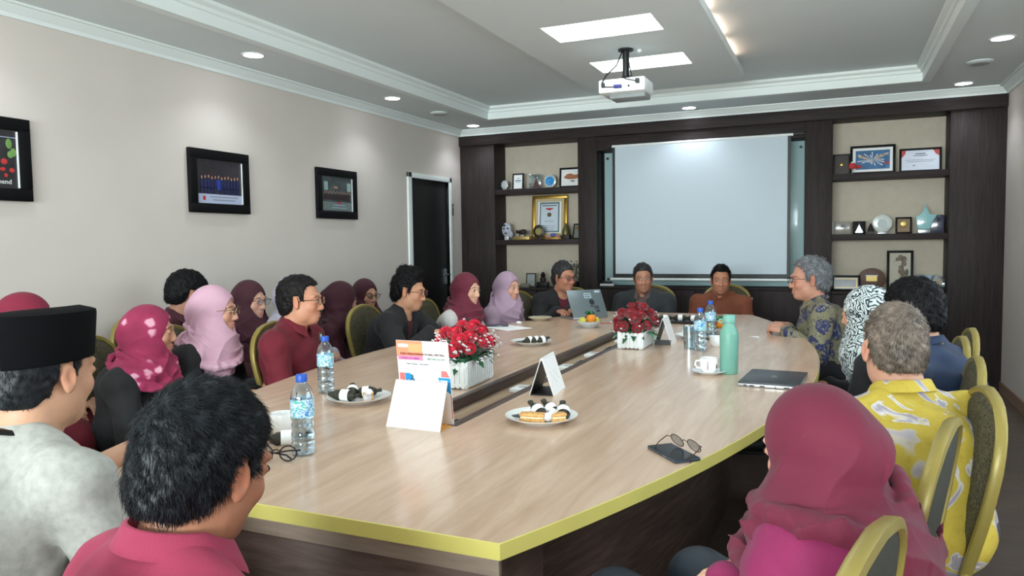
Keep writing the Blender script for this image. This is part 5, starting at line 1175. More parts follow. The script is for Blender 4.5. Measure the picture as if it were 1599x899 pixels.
    def gar(name, m, g, arms, loose=0.0, V=None, hem=.44, wr=.0035, skirt=False, neckr=.066, collar_z=0.0):
        g_ = Vol(lo, hi, cvx); bulk(g_, g, arms, False, False, loose=loose)
        if skirt:
            for s in (-1, 1): g_.cap(hip[s], knee[s], .10*b+g, .08+g, .05); g_.cap(knee[s], ank[s]+A3(0, .0, .02), .08+g, .075+g, .05)
        X, Y, Z = g_.coords()
        g_.D += (wr*wobble(X, Y, Z, 26, seed)+wr*.6*wobble(Y, Z, X, 47, seed*2+1)).astype(np.float32)*(1 if wr else 0)
        nd = unit(hp(0, -.02, -.05)-Nb)
        g_.cap(Nb+nd*(.045+neckr*.6+collar_z), Nb+nd*.25, neckr, neckr+.03, .008, 's')
        if hem and not skirt: g_.D = np.maximum(g_.D, (hem-Z).astype(np.float32))
        if V:
            top_ = Nb+A3(0, .08, .03); bot = C+A3(0, .16, -.06-V*.06); g_.cap(top_, bot, .062, .012, .01, 's'); g_.cap(top_+A3(0, .08, 0), bot+A3(0, .06, 0), .07, .02, .01, 's')
        pp, tt, qq = g_.mesh(); return mesh_obj(name, pp, tt, qq, m, body)
    sk = False
    if jacket:
        gar('shirt', top, .009, 0, hem=.46, neckr=.060, wr=.002); gar('jacket', jacket, .020, 1.0, .008, V=1, neckr=.072)
    elif top is not None: gar('robe' if extra == 'robe' else 'shirt', top, .013, sleeve, .006 if b >= 1 else .0, wr=.004, skirt=(extra == 'robe'), neckr=.058)
    if extra != 'robe':
        g_ = Vol(lo*A3(1, 1, 1), A3(hi[0], hi[1], .75), .006); g = .012; g_.ell(P, (A3(.158, .125, .10)*b)+g, None, .03)
        for s in (-1, 1): g_.cap(hip[s], knee[s], .085*b+g, .064+g, .03); g_.cap(knee[s], ank[s]+A3(0, 0, -.02), .062+g, .05+g, .02)
        g_.D = np.maximum(g_.D, (g_.coords()[2]-.60).astype(np.float32)); pp, tt, qq = g_.mesh(); mesh_obj('trousers', pp, tt, qq, garment('trouser_%d_%d' % (trousers[0], trousers[2]), trousers), body)
    if shoes:
        for s in (-1, 1):
            g_ = Vol(A3(min(ank[s][0], toe[s][0])-.08, ank[s][1]-.12, -.01), A3(max(ank[s][0], toe[s][0])+.08, toe[s][1]+.09, .17), .004)
            g_.cap(ank[s]+A3(0, -.03, -.035), ank[s]+A3(0, -.01, .0), .045, .046, .02); g_.cap(ank[s]+A3(0, -.035, -.055), toe[s]+A3(0, .03, 0), .042, .034, .03); g_.cap(ank[s]+A3(0, 0, -.02), toe[s], .042, .032, .03)
            g_.D = np.maximum(g_.D, (.012-g_.coords()[2]).astype(np.float32)); g_.D = np.maximum(g_.D, (g_.coords()[2]-.115).astype(np.float32)); pp, tt, qq = g_.mesh()
            sh = mesh_obj('shoe', pp, tt, qq, shoe_m or mat('black_shoe', (26, 25, 26), .4), body)
            so = MB(); n_ = 24; dv = unit((toe[s]-ank[s])*A3(1, 1, 0)); c0 = (ank[s]+toe[s])/2+dv*.0; rings = []
            for z, k_ in ((.0015, .98), (.006, 1.0), (.02, 1.0)):
                rings.append([tuple(A3(c0[0], c0[1], z)+dv*(.147*k_*math.cos(2*PI*i/n_)-.0)+A3(dv[1], -dv[0], 0)*(.046*k_*math.sin(2*PI*i/n_))) for i in range(n_)])
            so.loft(rings)
            if shoe_m:
                pr = A3(dv[1], -dv[0], 0)
                for e_ in (-1, 1): obj('side_mark', MB().tube([tuple(c0*A3(1, 1, 0)+pr*e_*.043+dv*u+A3(0, 0, z)) for u, z in ((-.07, .075), (-.02, .045), (.02, .045), (.07, .06))], [.003, .009, .008, .002], 6, flat=.6), M_black, sh)
                obj('toe_cap', MB().ell(tuple(toe[s]*A3(1, 1, 0)+dv*.012+A3(0, 0, .034)), (.041, .05, .031), 8), M_black, sh)
            obj('sole', so, mat('white_sole', (190, 190, 186), .6) if shoe_m else mat('dark_sole', (34, 32, 32), .7), sh)
    if collar:
        m_c, ch_, cr_ = collar; nd = unit(unit(hp(0, -.02, -.05)-Nb)+A3(0, .10, 1.0)); xa = unit(np.cross(A3(0, 1, 0), nd)); ya = np.cross(nd, xa); c0 = Nb+nd*(.024)+A3(0, .000, 0)
        m = MB(); rings = []; gap = .30
        for i in range(33):
            a = PI/2+gap+(2*PI-2*gap)*i/32; fr = abs(i-16)/16; rd = cr_*(1+.0*fr); dr = unit(xa*math.cos(a)*1.0+ya*math.sin(a)*1.0); zo = -.030*max(0, math.sin(a))
            prof = [(-.0, -.004), (.0015, ch_*.9), (.004, ch_), (.011, ch_-.002), (.020+.018*fr**3, ch_*.30-.018*fr**4), (.023+.020*fr**3, ch_*.10-.022*fr**4), (.019+.018*fr**3, ch_*.12-.02*fr**4), (.008, ch_*.75), (.004, 0)]
            rings.append([tuple(c0+dr*(rd*(1.0+.06*abs(math.sin(a)))+o_)+nd*(z+zo)) for o_, z in prof])
        m.loft(rings, caps=True); obj('collar', m, m_c, body, ang=1.0)
    # ------- hair or headscarf
    if hair:
        hm = hair['mat']; tt_, ts, tb = hair.get('top', .016), hair.get('side', .007), hair.get('back', .012); hf = hair.get('line', .068)
        g_ = Vol((-.13, -.16, -.13), (.13, .15, .20), hair.get('vx', .0045)); 
        g_.ell((0, -.018, .034), (.0735+ts, .098+tb, .088+tt_), None, .01); g_.ell((0, -.06, -.03), (.058+ts*.5, .052+tb*.6, .062), None, .03)
        for (c, r) in hair.get('blobs', []): g_.ell(c, r, None, .025)
        X, Y, Z = g_.coords(); ys_ = [-.16, -.06, -.034, -.026, -.022, .008, .012, .028, .036, .055, .09, .15]; nape = hair.get('nape', -.078)
        za = [nape, nape+.004, -.052, -.04, .028, .030, hair.get('burn', -.008), .002, .040, hf-.012, hf, hf+.0]
        cut = np.interp(g_.ax[1], ys_, za)[None, :, None]+0*X+hair.get('recede', 0)*np.clip((np.abs(X)-.02)/.03, 0, 1)*(Y > .03)
        g_.D = g_.D+(hair.get('rough', .0022)*wobble(X, Y, Z, 95, seed)+.0015*wobble(Y, Z, X, 170, seed+3)).astype(np.float32)
        c2 = ((cut-Z)*.75).astype(np.float32); k = .008; h = np.maximum(k-np.abs(g_.D-c2), 0)/k; g_.D = np.maximum(g_.D, c2)+h*h*k*.25
        for (c, r) in hair.get('cuts', []): g_.ell(c, r, None, .006, 's')
        pp, tt, qq = g_.mesh(); nn = vnormals(pp, tt, qq)
        ns = hair.get('strands', 900)*1
        if ns:
            keep = pp[:, 2] > np.interp(pp[:, 1], ys_, za)+.006+.012*(pp[:, 1] > .03)
            sv, st_, sq = strands(pp[keep], nn[keep], rnd, ns, A3(*hair.get('whorl', (.01, -.075, .085))), hair.get('len', .017), hair.get('wd', .0009), hair.get('lift', .13))
            tt = np.concatenate([tt.reshape(-1, 3), st_+len(pp)]); qq = np.concatenate([qq, sq+len(pp)]); pp = np.concatenate([pp, sv])
        pp = pp*hs @ Hr.T+Hc; mesh_obj('hair', pp, tt, qq, hm, body)
    if hijab:
        hvx = hijab.get('vx', .005); dl = hijab.get('len', 1.0); wd = hijab.get('wide', 1.0)
        l2 = np.minimum(Hc, Nb)-A3(.30, .26, .34); h2 = Hc+A3(.30, .30, .17); g_ = Vol(l2, h2, hvx); Eh = lambda c, r, k=.03, mode='u': g_.ell(hp(*c), np.array(r)*hs, Hr, k, mode)
        Eh((0, -.016, .020), (.088, .113, .114)); Eh((0, -.075, -.005), (.072, .070+hijab.get('bun', 0), .075)); Eh((0, .020, -.070), (.071, .070, .060)); Eh((0, -.03, -.06), (.082, .09, .07))
        g_.cap(hp(0, -.015, -.09), Nb+A3(0, .005, -.0), .080*hs, .100, .04)
        g_.cap(S[-1]*.72+Nb*.28+A3(0, .0, .01), S[1]*.72+Nb*.28+A3(0, .0, .01), .068*wd, .068*wd, .05)
        g_.ell(Nb+(C-Nb)*.30*dl+A3(0, .035, 0), A3(.160*wd, .125, .11*dl), Rs, .05)
        if dl > .8: g_.cap(Nb+A3(0, .07, -.02), C+A3(hijab.get('fx', 0), .110, .02-.06*(dl-1)), .066, .050*dl, .05)
        for (c, d_, r0, r1) in hijab.get('flaps', []): g_.cap(Nb+A3(*c), Nb+A3(*d_), r0, r1, .03)
        for (bz, bt, bs, br, bth) in hijab.get('bands', []):
            pv = None
            for i in range(25):
                a = 2*PI*i/24; q = Nb+A3(br*math.cos(a), .012+br*.92*math.sin(a), bz+bt*math.sin(a)+bs*math.cos(a)+.006*math.sin(3*a+seed))
                if pv is not None: g_.cap(pv, q, bth*(1+.25*math.sin(2*a)), bth*(1+.25*math.sin(2*a)), .007)
                pv = q
        X, Y, Z = g_.coords(); lx = [(X-Hc[0])*Hr[0, i]+(Y-Hc[1])*Hr[1, i]+(Z-Hc[2])*Hr[2, i] for i in range(3)]
        lz = lx[2]/hs; zh = np.clip((lz+.12)/.07, 0, 1); zh = zh*zh*(3-2*zh)
        wn_ = np.sin(X*17+seed)+np.sin(Y*19+seed*2)*np.sin(Z*15+seed*3)
        dch = np.sqrt((lx[0]*.9)**2+(lx[1]-.03)**2+((lx[2]+.06)*1.1)**2); ang = np.arctan2(lx[0], lx[1]+.02)
        rg = lambda ph: 1-np.abs(np.sin(ph))**.75*1.5
        side_ = 1 if seed % 2 else -1
        fd = rg(dch*56+side_*2.6*ang+1.5*wn_+seed)*(.6+.4*np.sin(ang*2+seed*1.7+Z*12))
        fd2 = rg(X*30*side_+Z*16+1.3*wn_+seed*1.3)
        fh = rg(ang*2.4+lz*20+.9*wn_)*np.clip((.085-lz)/.09, 0, 1)*np.clip((.045-lx[1])/.06, 0, 1)
        fs_ = hijab.get('fold', 1.0)*1.15; g_.D = (g_.D-(1-zh)*fs_*(.0085*fd+.0055*fd2)-zh*fs_*.0042*fh).astype(np.float32)
        ow = hijab.get('open', 1.0); Eh((0, .106, -.014), (.064*ow, .104, .084), .005, 's')
        pp, tt, qq = g_.mesh()
        hj = mesh_obj('headscarf', pp, tt, qq, hijab['mat'], body)
    if cap == 'peci':
        m = MB(); rings = []; n_ = 40
        for z, k_, sh_ in ((.028, 1.0, 0), (.03, 1.012, 0), (.125, .985, .003), (.132, .97, .003), (.134, .90, .003)):
            rings.append([(.086*k_*math.cos(2*PI*i/n_), -.014+sh_+.112*k_*math.sin(2*PI*i/n_)*(1+.0*i), z+.010*math.cos(2*PI*i/n_)**2*0+(.012*(math.sin(2*PI*i/n_)) if z > .1 else .016*math.sin(2*PI*i/n_))) for i in range(n_)])
        rings.append([(.03*math.cos(2*PI*i/n_)*.2, -.01+.085*math.sin(2*PI*i/n_), .138+.012*math.sin(2*PI*i/n_)) for i in range(n_)])
        m.loft(rings); m.V = [tuple(Hm @ Vector(v_)) for v_ in m.V]; obj('velvet_cap', m, mat('black_velvet', (9, 9, 12), .95, spec=.15), body, ang=.5)
    if glasses: spectacles(body, Hm @ TR((0, .104, .005), rx=R(4)), glasses, wd=.15, temple=.115, r=.0014)
    SKELS[label] = dict(body=body, Hm=Hm, Nb=Nb, C=C, P=P, S=S, toL=toL)
    return body
# ---- cloth and hair materials
H_black = mat('black_hair', (14, 13, 15), .6, var=.3, vscale=40, spec=.22); H_dark = mat('dark_hair', (24, 21, 21), .6, var=.3, vscale=40, spec=.25)
H_blue = mat('glossy_black_hair', (22, 27, 33), .5, var=.3, vscale=50, spec=.4); H_grey = mat('grey_hair', (120, 122, 126), .5, var=.35, vscale=30); H_salt = mat('greying_hair', (112, 100, 90), .5, var=.5, vscale=16); H_dgrey = mat('dark_grey_hair', (40, 40, 42), .5, var=.4, vscale=24)
def scarf(name, rgb, var=.10): return mat(name, rgb, .78, var=var, vscale=6, bump=.3, bscale=700, sheen=.06)
C_pinkf = scarf('floral_magenta_scarf', (160, 44, 84)); nt, b_, mp = nodes_of(C_pinkf)
v1 = tex(nt, 'Voronoi', mp, Scale=13.0); n1 = tex(nt, 'Noise', mp, Scale=24.0, Detail=2.0); 
ad = nt.nodes.new('ShaderNodeMath'); ad.operation = 'MULTIPLY_ADD'; ad.inputs[1].default_value = .45; nt.links.new(n1.outputs[0], ad.inputs[0]); nt.links.new(v1.outputs[0], ad.inputs[2])
c1 = ramp(nt, ad.outputs[0], [(.42, (214, 158, 176)), (.47, (190, 98, 130)), (.51, (152, 40, 80)), (.9, (140, 34, 72))]); nt.links.new(c1.outputs[0], b_.inputs['Base Color'])
C_lpink = scarf('pale_pink_scarf', (200, 158, 176)); C_lilac = scarf('lilac_scarf', (164, 138, 158)); C_mar = scarf('maroon_scarf', (104, 32, 52)); C_dmar = scarf('dark_maroon_scarf', (62, 20, 34)); C_lav = scarf('pale_lavender_scarf', (176, 172, 186)); C_mar2 = scarf('wine_red_scarf', (104, 28, 52)); C_red = scarf('crimson_scarf', (128, 26, 54))
C_pat = mat('black_white_patterned_scarf', (200, 208, 208), .8); nt, b_, mp = nodes_of(C_pat); mp.inputs['Rotation'].default_value = (.5, .3, .6)
wv = tex(nt, 'Brick', mp, Scale=24.0); wv.inputs['Color1'].default_value = (*lin((206, 214, 214)), 1); wv.inputs['Color2'].default_value = (*lin((198, 208, 208)), 1); wv.inputs['Mortar'].default_value = (*lin((36, 46, 54)), 1); wv.inputs['Mortar Size'].default_value = .07; wv.inputs['Brick Width'].default_value = .7; wv.inputs['Row Height'].default_value = .42
wn = tex(nt, 'Noise', mp, Scale=16.0, Detail=1.5); va = nt.nodes.new('ShaderNodeMixRGB'); va.blend_type = 'ADD'; va.inputs[0].default_value = .16; nt.links.new(mp.outputs[0], va.inputs[1]); nt.links.new(wn.outputs[1], va.inputs[2]); nt.links.new(va.outputs[0], wv.inputs['Vector']); nt.links.new(wv.outputs[0], b_.inputs['Base Color'])
G_black = garment('black_cloth', (24, 24, 27)); G_red = garment('crimson_shirt', (104, 16, 34)); G_grey = garment('grey_linen', (166, 166, 160), .9, .14, 60); G_pink = garment('rose_pink_shirt', (164, 56, 86), .85, .05, 30); G_brown = garment('rust_brown_shirt', (116, 62, 40)); G_navy = garment('navy_shirt', (28, 44, 72)); G_char = garment('charcoal_jacket', (42, 46, 50)); G_mocha = garment('mocha_shirt', (92, 74, 70)); G_marsh = garment('maroon_shirt', (86, 26, 38)); G_white = garment('white_blouse', (196, 192, 190)); G_dmag = garment('magenta_blouse', (132, 32, 80)); G_dm = garment('dark_maroon_tunic', (70, 28, 40)); G_lav = garment('lavender_tunic', (170, 166, 180))
def batik(name, g0, g1, a, b2, c, sc1=9.0):
    m = mat(name, g0, .8); nt, b_, mp = nodes_of(m)
    w1 = tex(nt, 'Noise', mp, Scale=sc1*2.6, Detail=2.0); wa = nt.nodes.new('ShaderNodeMixRGB'); wa.blend_type = 'ADD'; wa.inputs[0].default_value = .10; nt.links.new(mp.outputs[0], wa.inputs[1]); nt.links.new(w1.outputs[1], wa.inputs[2])
    v1 = tex(nt, 'Voronoi', wa.outputs[0], Scale=sc1); n1 = tex(nt, 'Noise', mp, Scale=sc1*3, Detail=3.0, Distortion=1.0); n2 = tex(nt, 'Noise', mp, Scale=sc1*.8, Detail=2.0, Distortion=2.0)
    fl = ramp(nt, v1.outputs[0], [(.0, b2), (.10, a), (.30, c), (.325, a), (.45, b2), (.5, g1)], 'CONSTANT'); gr = ramp(nt, n1.outputs[0], [(.42, g0), (.5, g1), (.55, c), (.58, g0)], 'CONSTANT'); mk = ramp(nt, v1.outputs[0], [(.0, (255, 255, 255)), (.55, (0, 0, 0))], 'CONSTANT')
    mk2 = ramp(nt, n2.outputs[0], [(.0, (0, 0, 0)), (.42, (255, 255, 255))], 'CONSTANT'); x = nt.nodes.new('ShaderNodeMath'); x.operation = 'MULTIPLY'; nt.links.new(mk.outputs[0], x.inputs[0]); nt.links.new(mk2.outputs[0], x.inputs[1])
    nt.links.new(mixc(nt, x.outputs[0], gr.outputs[0], fl.outputs[0]), b_.inputs['Base Color']); return m
G_batik = batik('blue_olive_batik', (122, 116, 92), (84, 82, 76), (40, 46, 92), (52, 54, 62), (150, 146, 120), 11.0)
G_ybatik = mat('yellow_grey_batik', (216, 190, 58), .8); nt, b_, mp = nodes_of(G_ybatik); n2 = tex(nt, 'Noise', mp, Scale=5.4, Detail=3.0, Distortion=1.6); n3 = tex(nt, 'Noise', mp, Scale=34.0, Detail=2.0, Distortion=2.0)
c1 = ramp(nt, n2.outputs[0], [(.0, (176, 168, 178)), (.42, (160, 152, 162)), (.45, (214, 208, 206)), (.465, (194, 170, 66)), (.62, (200, 176, 70)), (.64, (196, 186, 172)), (.70, (180, 172, 180))]); c2 = ramp(nt, n3.outputs[0], [(.36, (236, 230, 224)), (.40, (255, 255, 255))]); 
mx = nt.nodes.new('ShaderNodeMixRGB'); mx.blend_type = 'MULTIPLY'; mx.inputs[0].default_value = .5; nt.links.new(c1.outputs[0], mx.inputs[1]); nt.links.new(c2.outputs[0], mx.inputs[2]); nt.links.new(mx.outputs[0], b_.inputs['Base Color'])
W_blackm = mat('black_glasses_frame', (20, 18, 18), .3); W_gold = mat('gold_glasses_frame', (190, 170, 130), .25, .9); W_brown = mat('brown_glasses_frame', (58, 36, 30), .3)
hd = dict
person('man in a black velvet cap and grey linen shirt at the near left corner', (-1.56, 1.04, 1.064), 3, -6, lean=.16, pitch=6, skin=(196, 150, 122), build=1.12, vx=.004, cap='peci', top=G_grey, sleeve=.6, collar=(M_black, .012, .062), hair=hd(mat=H_blue, top=.004, side=.006, back=.006, line=.06, nape=-.072, burn=-.02, strands=3500, len=.012, wd=.0007, lift=.12, rough=.001), seed=1,
       hands={-1: ((-1.75, 1.42, .79), (.3, .9, -.05), (0, 0, 1), (.8, -.3, 0), .4), 1: ((-1.36, 1.24, .66), (.1, .9, -.1), (0, 0, 1), (-.8, 0, 0), .4)})
person('woman in a magenta floral headscarf and black top, third face from the left edge', (-2.79, 2.345, .955), -48, -72, lean=.10, pitch=2, female=True, skin=(186, 138, 112), hs=.95, vx=.0045, top=G_black, hijab=hd(mat=C_pinkf, len=.75, wide=.96, open=.97, vx=.004, bands=[(.035, -.05, .0, .112, .014), (-.01, -.06, -.03, .145, .016)]), extra='robe', seed=2)
person('woman in a pale pink headscarf and gold glasses in the front left row', (-2.80, 2.73, 1.015), -62, -76, lean=.10, pitch=2, female=True, skin=(204, 156, 132), hs=.98, build=1.08, vx=.0045, top=G_black, hijab=hd(mat=C_lpink, len=1.35, wide=1.0, open=1.0, vx=.004, fx=.04, bands=[(.025, -.06, .02, .118, .014), (-.03, -.07, -.04, .152, .016)]), extra='robe', glasses=W_gold, seed=3)
person('man in a crimson shirt and glasses with receding black hair', (-2.49, 3.0, 1.05), -68, -80, lean=.07, pitch=2, skin=(196, 140, 112), build=1.04, vx=.0045, top=G_red, collar=(G_red, .032, .060), glasses=W_blackm, beard=.0, hair=hd(mat=H_dark, top=.014, side=.007, back=.016, line=.088, recede=.03, strands=2500, burn=.005), seed=4)
person('young man in a black jacket and glasses with tall swept-up hair', (-2.50, 4.05, 1.03), -78, -86, lean=.20, pitch=10, skin=(200, 148, 118), build=1.0, vx=.0045, top=G_marsh, jacket=G_black, glasses=W_brown, hair=hd(mat=H_black, top=.022, side=.006, back=.010, line=.080, strands=2500, len=.03, blobs=[((0, .01, .125), (.062, .075, .040)), ((0, -.055, .125), (.045, .04, .032))]), seed=5,
       hands={-1: ((-2.20, 4.30, .80), (.8, -.5, -.05), (0, 0, 1), (.3, .6, 0), .5), 1: ((-2.24, 3.88, .80), (.8, .5, -.05), (0, 0, 1), (.3, -.6, 0), .5)}, brow=(24, 18, 17))
person('woman in a maroon headscarf and white blouse at the left table edge', (-2.40, 4.66, 1.0), -100, -95, lean=.10, female=True, skin=(214, 172, 146), hs=.95, vx=.005, top=G_white, sleeve=1.0, hijab=hd(mat=C_mar, len=1.05, wide=.92, bands=[(.03, -.05, .02, .116, .014), (-.02, -.05, -.03, .146, .014)]), extra='robe', seed=6)
person('woman in a lilac headscarf beside the empty dark chair', (-2.30, 5.15, .99), -108, -100, lean=.10, female=True, skin=(202, 156, 132), hs=.93, vx=.005, top=mat('lilac_tunic', (160, 136, 154), .8), hijab=hd(mat=C_lilac, len=1.35, wide=.9, bands=[(.025, -.07, -.02, .116, .013)]), extra='robe', seed=7)
person('smiling man in a black jacket and dark glasses behind the open laptop', (-2.07, 5.77, 1.035), -118, -140, lean=.12, skin=(176, 122, 98), build=1.02, vx=.0045, top=G_marsh, jacket=G_black, glasses=W_blackm, smile=1.0, hair=hd(mat=H_dgrey, top=.022, side=.008, back=.010, line=.080, strands=2000), seed=8,
       hands={-1: ((-1.90, 5.44, .80), (.6, -.6, -.05), (0, 0, 1), (.6, .5, 0), .4), 1: ((-2.0, 5.46, .79), (.6, -.6, -.05), (0, 0, 1), (.5, .6, 0), .4)})
person('man in a charcoal jacket over a mocha shirt, centre of the far table end', (-1.51, 6.19, 1.012), -164, 178, lean=.08, pitch=4, roll=2, skin=(170, 122, 100), build=1.12, vx=.0045, top=G_mocha, jacket=G_char, collar=(G_mocha, .03, .060), hair=hd(mat=H_dgrey, top=.013, side=.008, back=.01, line=.082, strands=2000), seed=9)
person('man in a rust brown shirt at the far table end', (-.90, 6.42, .99), -170, 182, lean=.08, pitch=3, roll=-2, skin=(178, 124, 98), build=1.10, vx=.0045, top=G_brown, collar=(G_brown, .03, .060), smile=.2, hair=hd(mat=H_black, top=.014, side=.008, back=.01, line=.084, recede=.02, strands=2000, len=.026), seed=10)
person('grey-haired man in a blue and olive batik shirt with clasped hands, smiling in profile', (-.165, 4.94, 1.075), 108, 100, lean=.12, pitch=3, skin=(190, 138, 116), build=1.10, hs=1.05, vx=.004, top=G_batik, collar=(G_batik, .028, .060), smile=.55, glasses=W_brown, hair=hd(mat=H_grey, top=.018, side=.012, back=.020, line=.084, recede=.02, nape=-.075, strands=4500, len=.026, wd=.0010, cuts=[((0, .09, .085), (.05, .035, .030))]), seed=11, brow=(96, 90, 88),
       hands={1: ((-.285, 4.86, .790), (-.75, -.35, .12), (-.3, .3, .9), (.2, -.2, .9), 1.1), -1: ((-.285, 4.69, .785), (-.75, .40, .12), (-.3, -.3, .9), (.2, .2, .9), 1.1)})
person('woman in a black and white patterned headscarf, seen from behind on the right', (.12, 3.68, .985), 62, 78, lean=.12, pitch=4, female=True, skin=(196, 148, 124), vx=.0045, top=G_black, hijab=hd(mat=C_pat, len=1.3, wide=1.05, fold=.7, vx=.0045), seed=12, shoe_m=mat('black_white_sneaker', (196, 196, 192), .5))
person('black-haired man in a navy shirt, back turned, beside the batik-clad grey-haired man', (.255, 3.14, 1.045), 52, 62, lean=.12, pitch=8, skin=(196, 148, 122), build=1.08, vx=.0045, top=G_navy, collar=(G_navy, .03, .060), hair=hd(mat=H_black, top=.016, side=.009, back=.014, line=.06, strands=3000), seed=13)
person('man with greying hair in a yellow batik shirt, seen from behind', (.15, 2.34, 1.015), 14, 36, lean=.13, pitch=6, skin=(202, 152, 128), build=1.08, vx=.004, top=G_ybatik, sleeve=.6, collar=(G_ybatik, .036, .064), hair=hd(mat=H_salt, top=.010, side=.0035, back=.008, line=.080, nape=-.066, vx=.004, strands=6000, len=.016, wd=.0009, lift=.12), seed=14, trousers=(44, 44, 52))
person('woman in a wine red headscarf and magenta blouse at the near right, back turned', (-.035, 1.49, .928), 54, 50, lean=.03, side=.08, pitch=13, female=True, skin=(206, 158, 134), hs=.96, vx=.004, top=G_dmag, sleeve=1.0, hijab=hd(mat=C_mar2, len=1.0, wide=.92, vx=.004, fold=1.3, bun=.008, bands=[(.050, -.01, .035, .122, .020), (.015, .0, -.04, .146, .020), (-.03, .01, .03, .172, .020)], flaps=[((0, -.04, -.04), (.03, -.07, -.24), .135, .165), ((-.08, .02, -.06), (-.12, .04, -.18), .085, .07)]), trousers=(44, 52, 62), hands={-1: ((-.20, 1.53, .645), (.5, .7, -.1), (-.2, 0, 1), (-.7, .5, 0), .5), 1: ((-.15, 1.59, .645), (-.7, -.4, -.1), (-.2, 0, 1), (-.5, .7, 0), .5)}, seed=15)
person('man with glossy black hair in a rose pink collared shirt, nearest the camera', (-.900, .85, .985), -2, -16, lean=.10, pitch=17, roll=4, skin=(172, 118, 92), build=1.05, vx=.0035, top=G_pink, sleeve=.6, collar=(G_pink, .040, .066), beard=.15, hair=hd(mat=H_blue, top=.017, side=.010, back=.014, line=.080, nape=-.078, vx=.0035, strands=16000, len=.022, wd=.0005, lift=.16, whorl=(-.012, -.088, .070)), seed=16)
person('woman in a crimson headscarf behind the black velvet cap', (-3.30, 2.13, 1.01), -40, -80, lean=.08, female=True, skin=(190, 142, 118), vx=.006, top=G_red, hijab=hd(mat=C_red, len=1.0), extra='robe', seed=17)
person('dark-haired person half cut off by the left edge of the photo', (-2.74, 1.58, .93), -34, -74, lean=.08, skin=(200, 150, 124), vx=.006, top=G_black, hair=hd(mat=H_dark, top=.014, side=.008, back=.012, line=.080, strands=900), seed=18)
person('black-haired man in maroon looking down behind the pale pink headscarf', (-3.42, 3.14, 1.06), -26, -78, lean=.12, pitch=16, skin=(180, 130, 106), vx=.0055, top=G_dm, collar=(G_dm, .03, .06), hair=hd(mat=H_black, top=.022, side=.012, back=.018, line=.062, strands=2500), seed=19)
person('woman in a dark maroon headscarf and round glasses with a white lanyard, behind', (-3.26, 3.46, 1.0), -88, -84, lean=.06, female=True, skin=(206, 160, 138), hs=.97, vx=.005, top=G_dm, hijab=hd(mat=C_dmar, len=1.1, wide=.95), extra='robe', glasses=W_brown, hands='joined', seed=20)
person('woman in a dark maroon headscarf turned away behind the red-shirted man', (-3.08, 4.12, .955), -30, -60, lean=.12, pitch=10, female=True, skin=(196, 148, 124), vx=.0055, top=G_dm, hijab=hd(mat=C_dmar, len=1.1, wide=1.0, bun=.02), extra='robe', seed=21)
person('woman in dark maroon headscarf and thin glasses, farthest in the back row', (-3.22, 4.60, .955), -106, -92, lean=.06, female=True, skin=(186, 140, 116), hs=.95, vx=.005, top=G_dm, hijab=hd(mat=C_dmar, len=1.1, wide=.95), extra='robe', glasses=W_brown, hands='joined', seed=22)
person('woman in a pale lavender headscarf almost hidden behind the red-shirted man', (-3.06, 3.64, 1.02), -52, -80, lean=.06, female=True, skin=(196, 150, 128), vx=.006, top=G_lav, hijab=hd(mat=C_lav, len=1.2, wide=1.1), extra='robe', hands='joined', seed=23)
# small things worn: children of their wearer
def worn(lab, name, mb, m):
    k = SKELS[[l for l in SKELS if lab in l][0]]; return k, obj(name, mb, m, k['body'])
def onchest(lab, dx, dz, dy=.135):
    k = SKELS[[l for l in SKELS if lab in l][0]]; return k, Vector(k['C'])+Vector((dx, dy, dz))
k, c = onchest('crimson shirt', -.08, .10, .138); m = MB(); m.add([(c.x-.014, c.y, c.z+.024), (c.x+.010, c.y, c.z+.020), (c.x+.016, c.y, c.z-.014), (c.x-.006, c.y, c.z-.022)], [(0, 1, 2, 3)]); m2 = MB().box((c.x-.004, c.y+.0005, c.z-.016), (c.x+.006, c.y+.002, c.z+.012)); obj('badge', MB().box((c.x-.014, c.y-.004, c.z-.022), (c.x+.014, c.y+.001, c.z+.022)), mat('dark_green_badge', (30, 84, 66), .4), k['body'], bevel=.003); obj('badge_emblem', MB().box((c.x-.004, c.y+.001, c.z-.014), (c.x+.006, c.y+.003, c.z+.012)), M_white, k['body'])
k, c = onchest('white blouse', .0, .0); n = Vector(k['Nb'])+Vector((.13, .09, -.06)); m = MB()
for j in range(6): m.ell(tuple(n+Vector((.012*math.cos(j*1.05), .004, .012*math.sin(j*1.05)))), (.009, .005, .009), 5)
obj('flower_brooch', m, M_white, k['body'])
for lab in ('white lanyard', 'thin glasses'):
    k, c = onchest(lab, 0, 0, .17); nb = Vector(k['Nb']); obj('lanyard', MB().tube([nb+Vector((-.07, .10, -.02)), c+Vector((-.03, 0, .02)), c+Vector((0, .0, -.06)), c+Vector((.03, 0, .02)), nb+Vector((.07, .10, -.02))], .003, 6, flat=.5), M_ltblue, k['body'])
    obj('name_card', MB().cbox(tuple(c+Vector((0, 0, -.10))), (.055, .003, .08)), M_paper, k['body'])
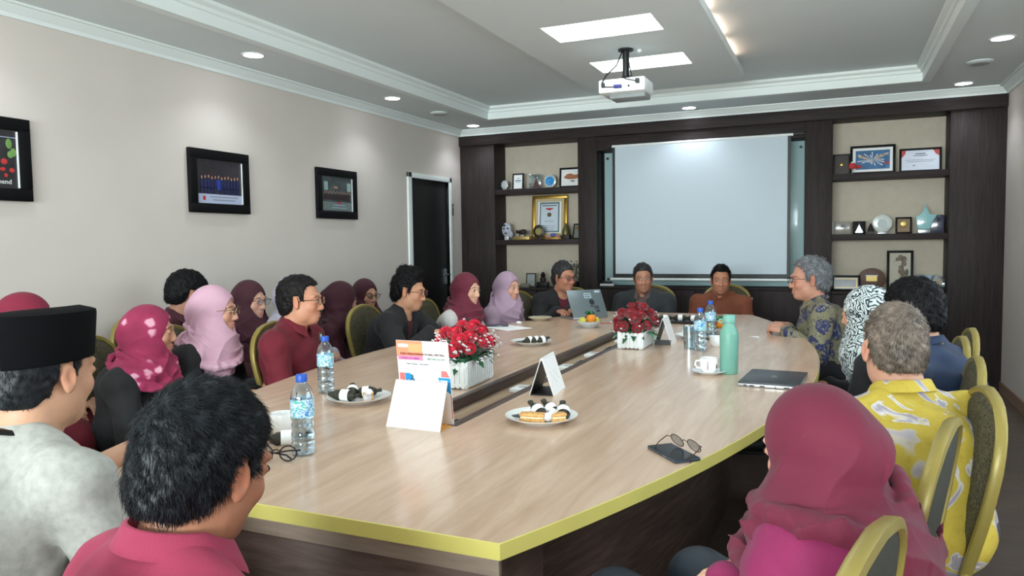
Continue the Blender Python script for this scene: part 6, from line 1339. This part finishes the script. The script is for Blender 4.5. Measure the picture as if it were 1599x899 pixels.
# ---------------------------------------------------------------- chairs
for x, y, az, lab in ((-.215, 1.17, 74, 'gold-framed chair under the woman in the wine red headscarf'), (-.045, 1.87, 76, 'empty gold-framed chair between the wine red headscarf and the yellow batik shirt'), (.085, 2.216, 93, 'gold-framed chair at the back of the man in yellow batik'), (.145, 2.80, 88, 'gold-framed chair under the man in navy'),
                      (.177, 3.355, 90, 'empty gold-framed chair between the navy shirt and the patterned headscarf'), (.253, 3.667, 90, 'gold-framed chair under the woman in the patterned headscarf'), (.02, 4.98, 100, 'chair under the man in blue and olive batik'),
                      (-1.55, .88, -8, 'chair under the man in the black velvet cap'), (-.90, .72, -10, 'chair under the man in the rose pink shirt'), (-2.89, 2.34, -78, 'gold-framed chair under the woman in the magenta floral headscarf'), (-2.88, 2.78, -80, 'gold-framed chair under the woman in the pale pink headscarf'),
                      (-2.43, 3.06, -84, 'gold-framed chair under the man in the crimson shirt'), (-2.60, 4.08, -88, 'gold-framed chair behind the young man in the black jacket'), (-2.52, 4.68, -92, 'chair under the woman in the maroon headscarf'), (-2.45, 5.14, -100, 'chair under the woman in the lilac headscarf'),
                      (-2.22, 5.50, -118, 'empty dark chair between the lilac headscarf and the smiling man'), (-1.98, 5.94, -140, 'chair under the smiling man in the black jacket'), (-1.51, 6.28, 180, 'chair under the man in the charcoal jacket'), (-.90, 6.52, 180, 'chair under the man in the rust brown shirt'),
                      (-3.38, 2.14, -80, 'back-row chair under the woman in the crimson headscarf'), (-2.82, 1.55, -74, 'chair under the person cut off by the left edge'), (-3.53, 3.14, -80, 'back-row chair under the black-haired man in maroon'), (-3.33, 3.5, -84, 'back-row chair under the woman with the white lanyard'),
                      (-3.19, 4.07, -66, 'back-row chair under the woman turned away in dark maroon'), (-3.29, 4.6, -90, 'farthest back-row chair under the woman in thin glasses')):
    chair(x, y, az, lab)
t = thing('notebook', 'white notebook tilted in front of the young man in the black jacket', 'notebook', (-2.15, 4.10, TT), R(20)); obj('pages', MB().cbox((0, 0, .006), (.15, .21, .010)), M_paper, t); obj('cover', MB().cbox((0, 0, .012), (.154, .214, .002)), M_white, t)
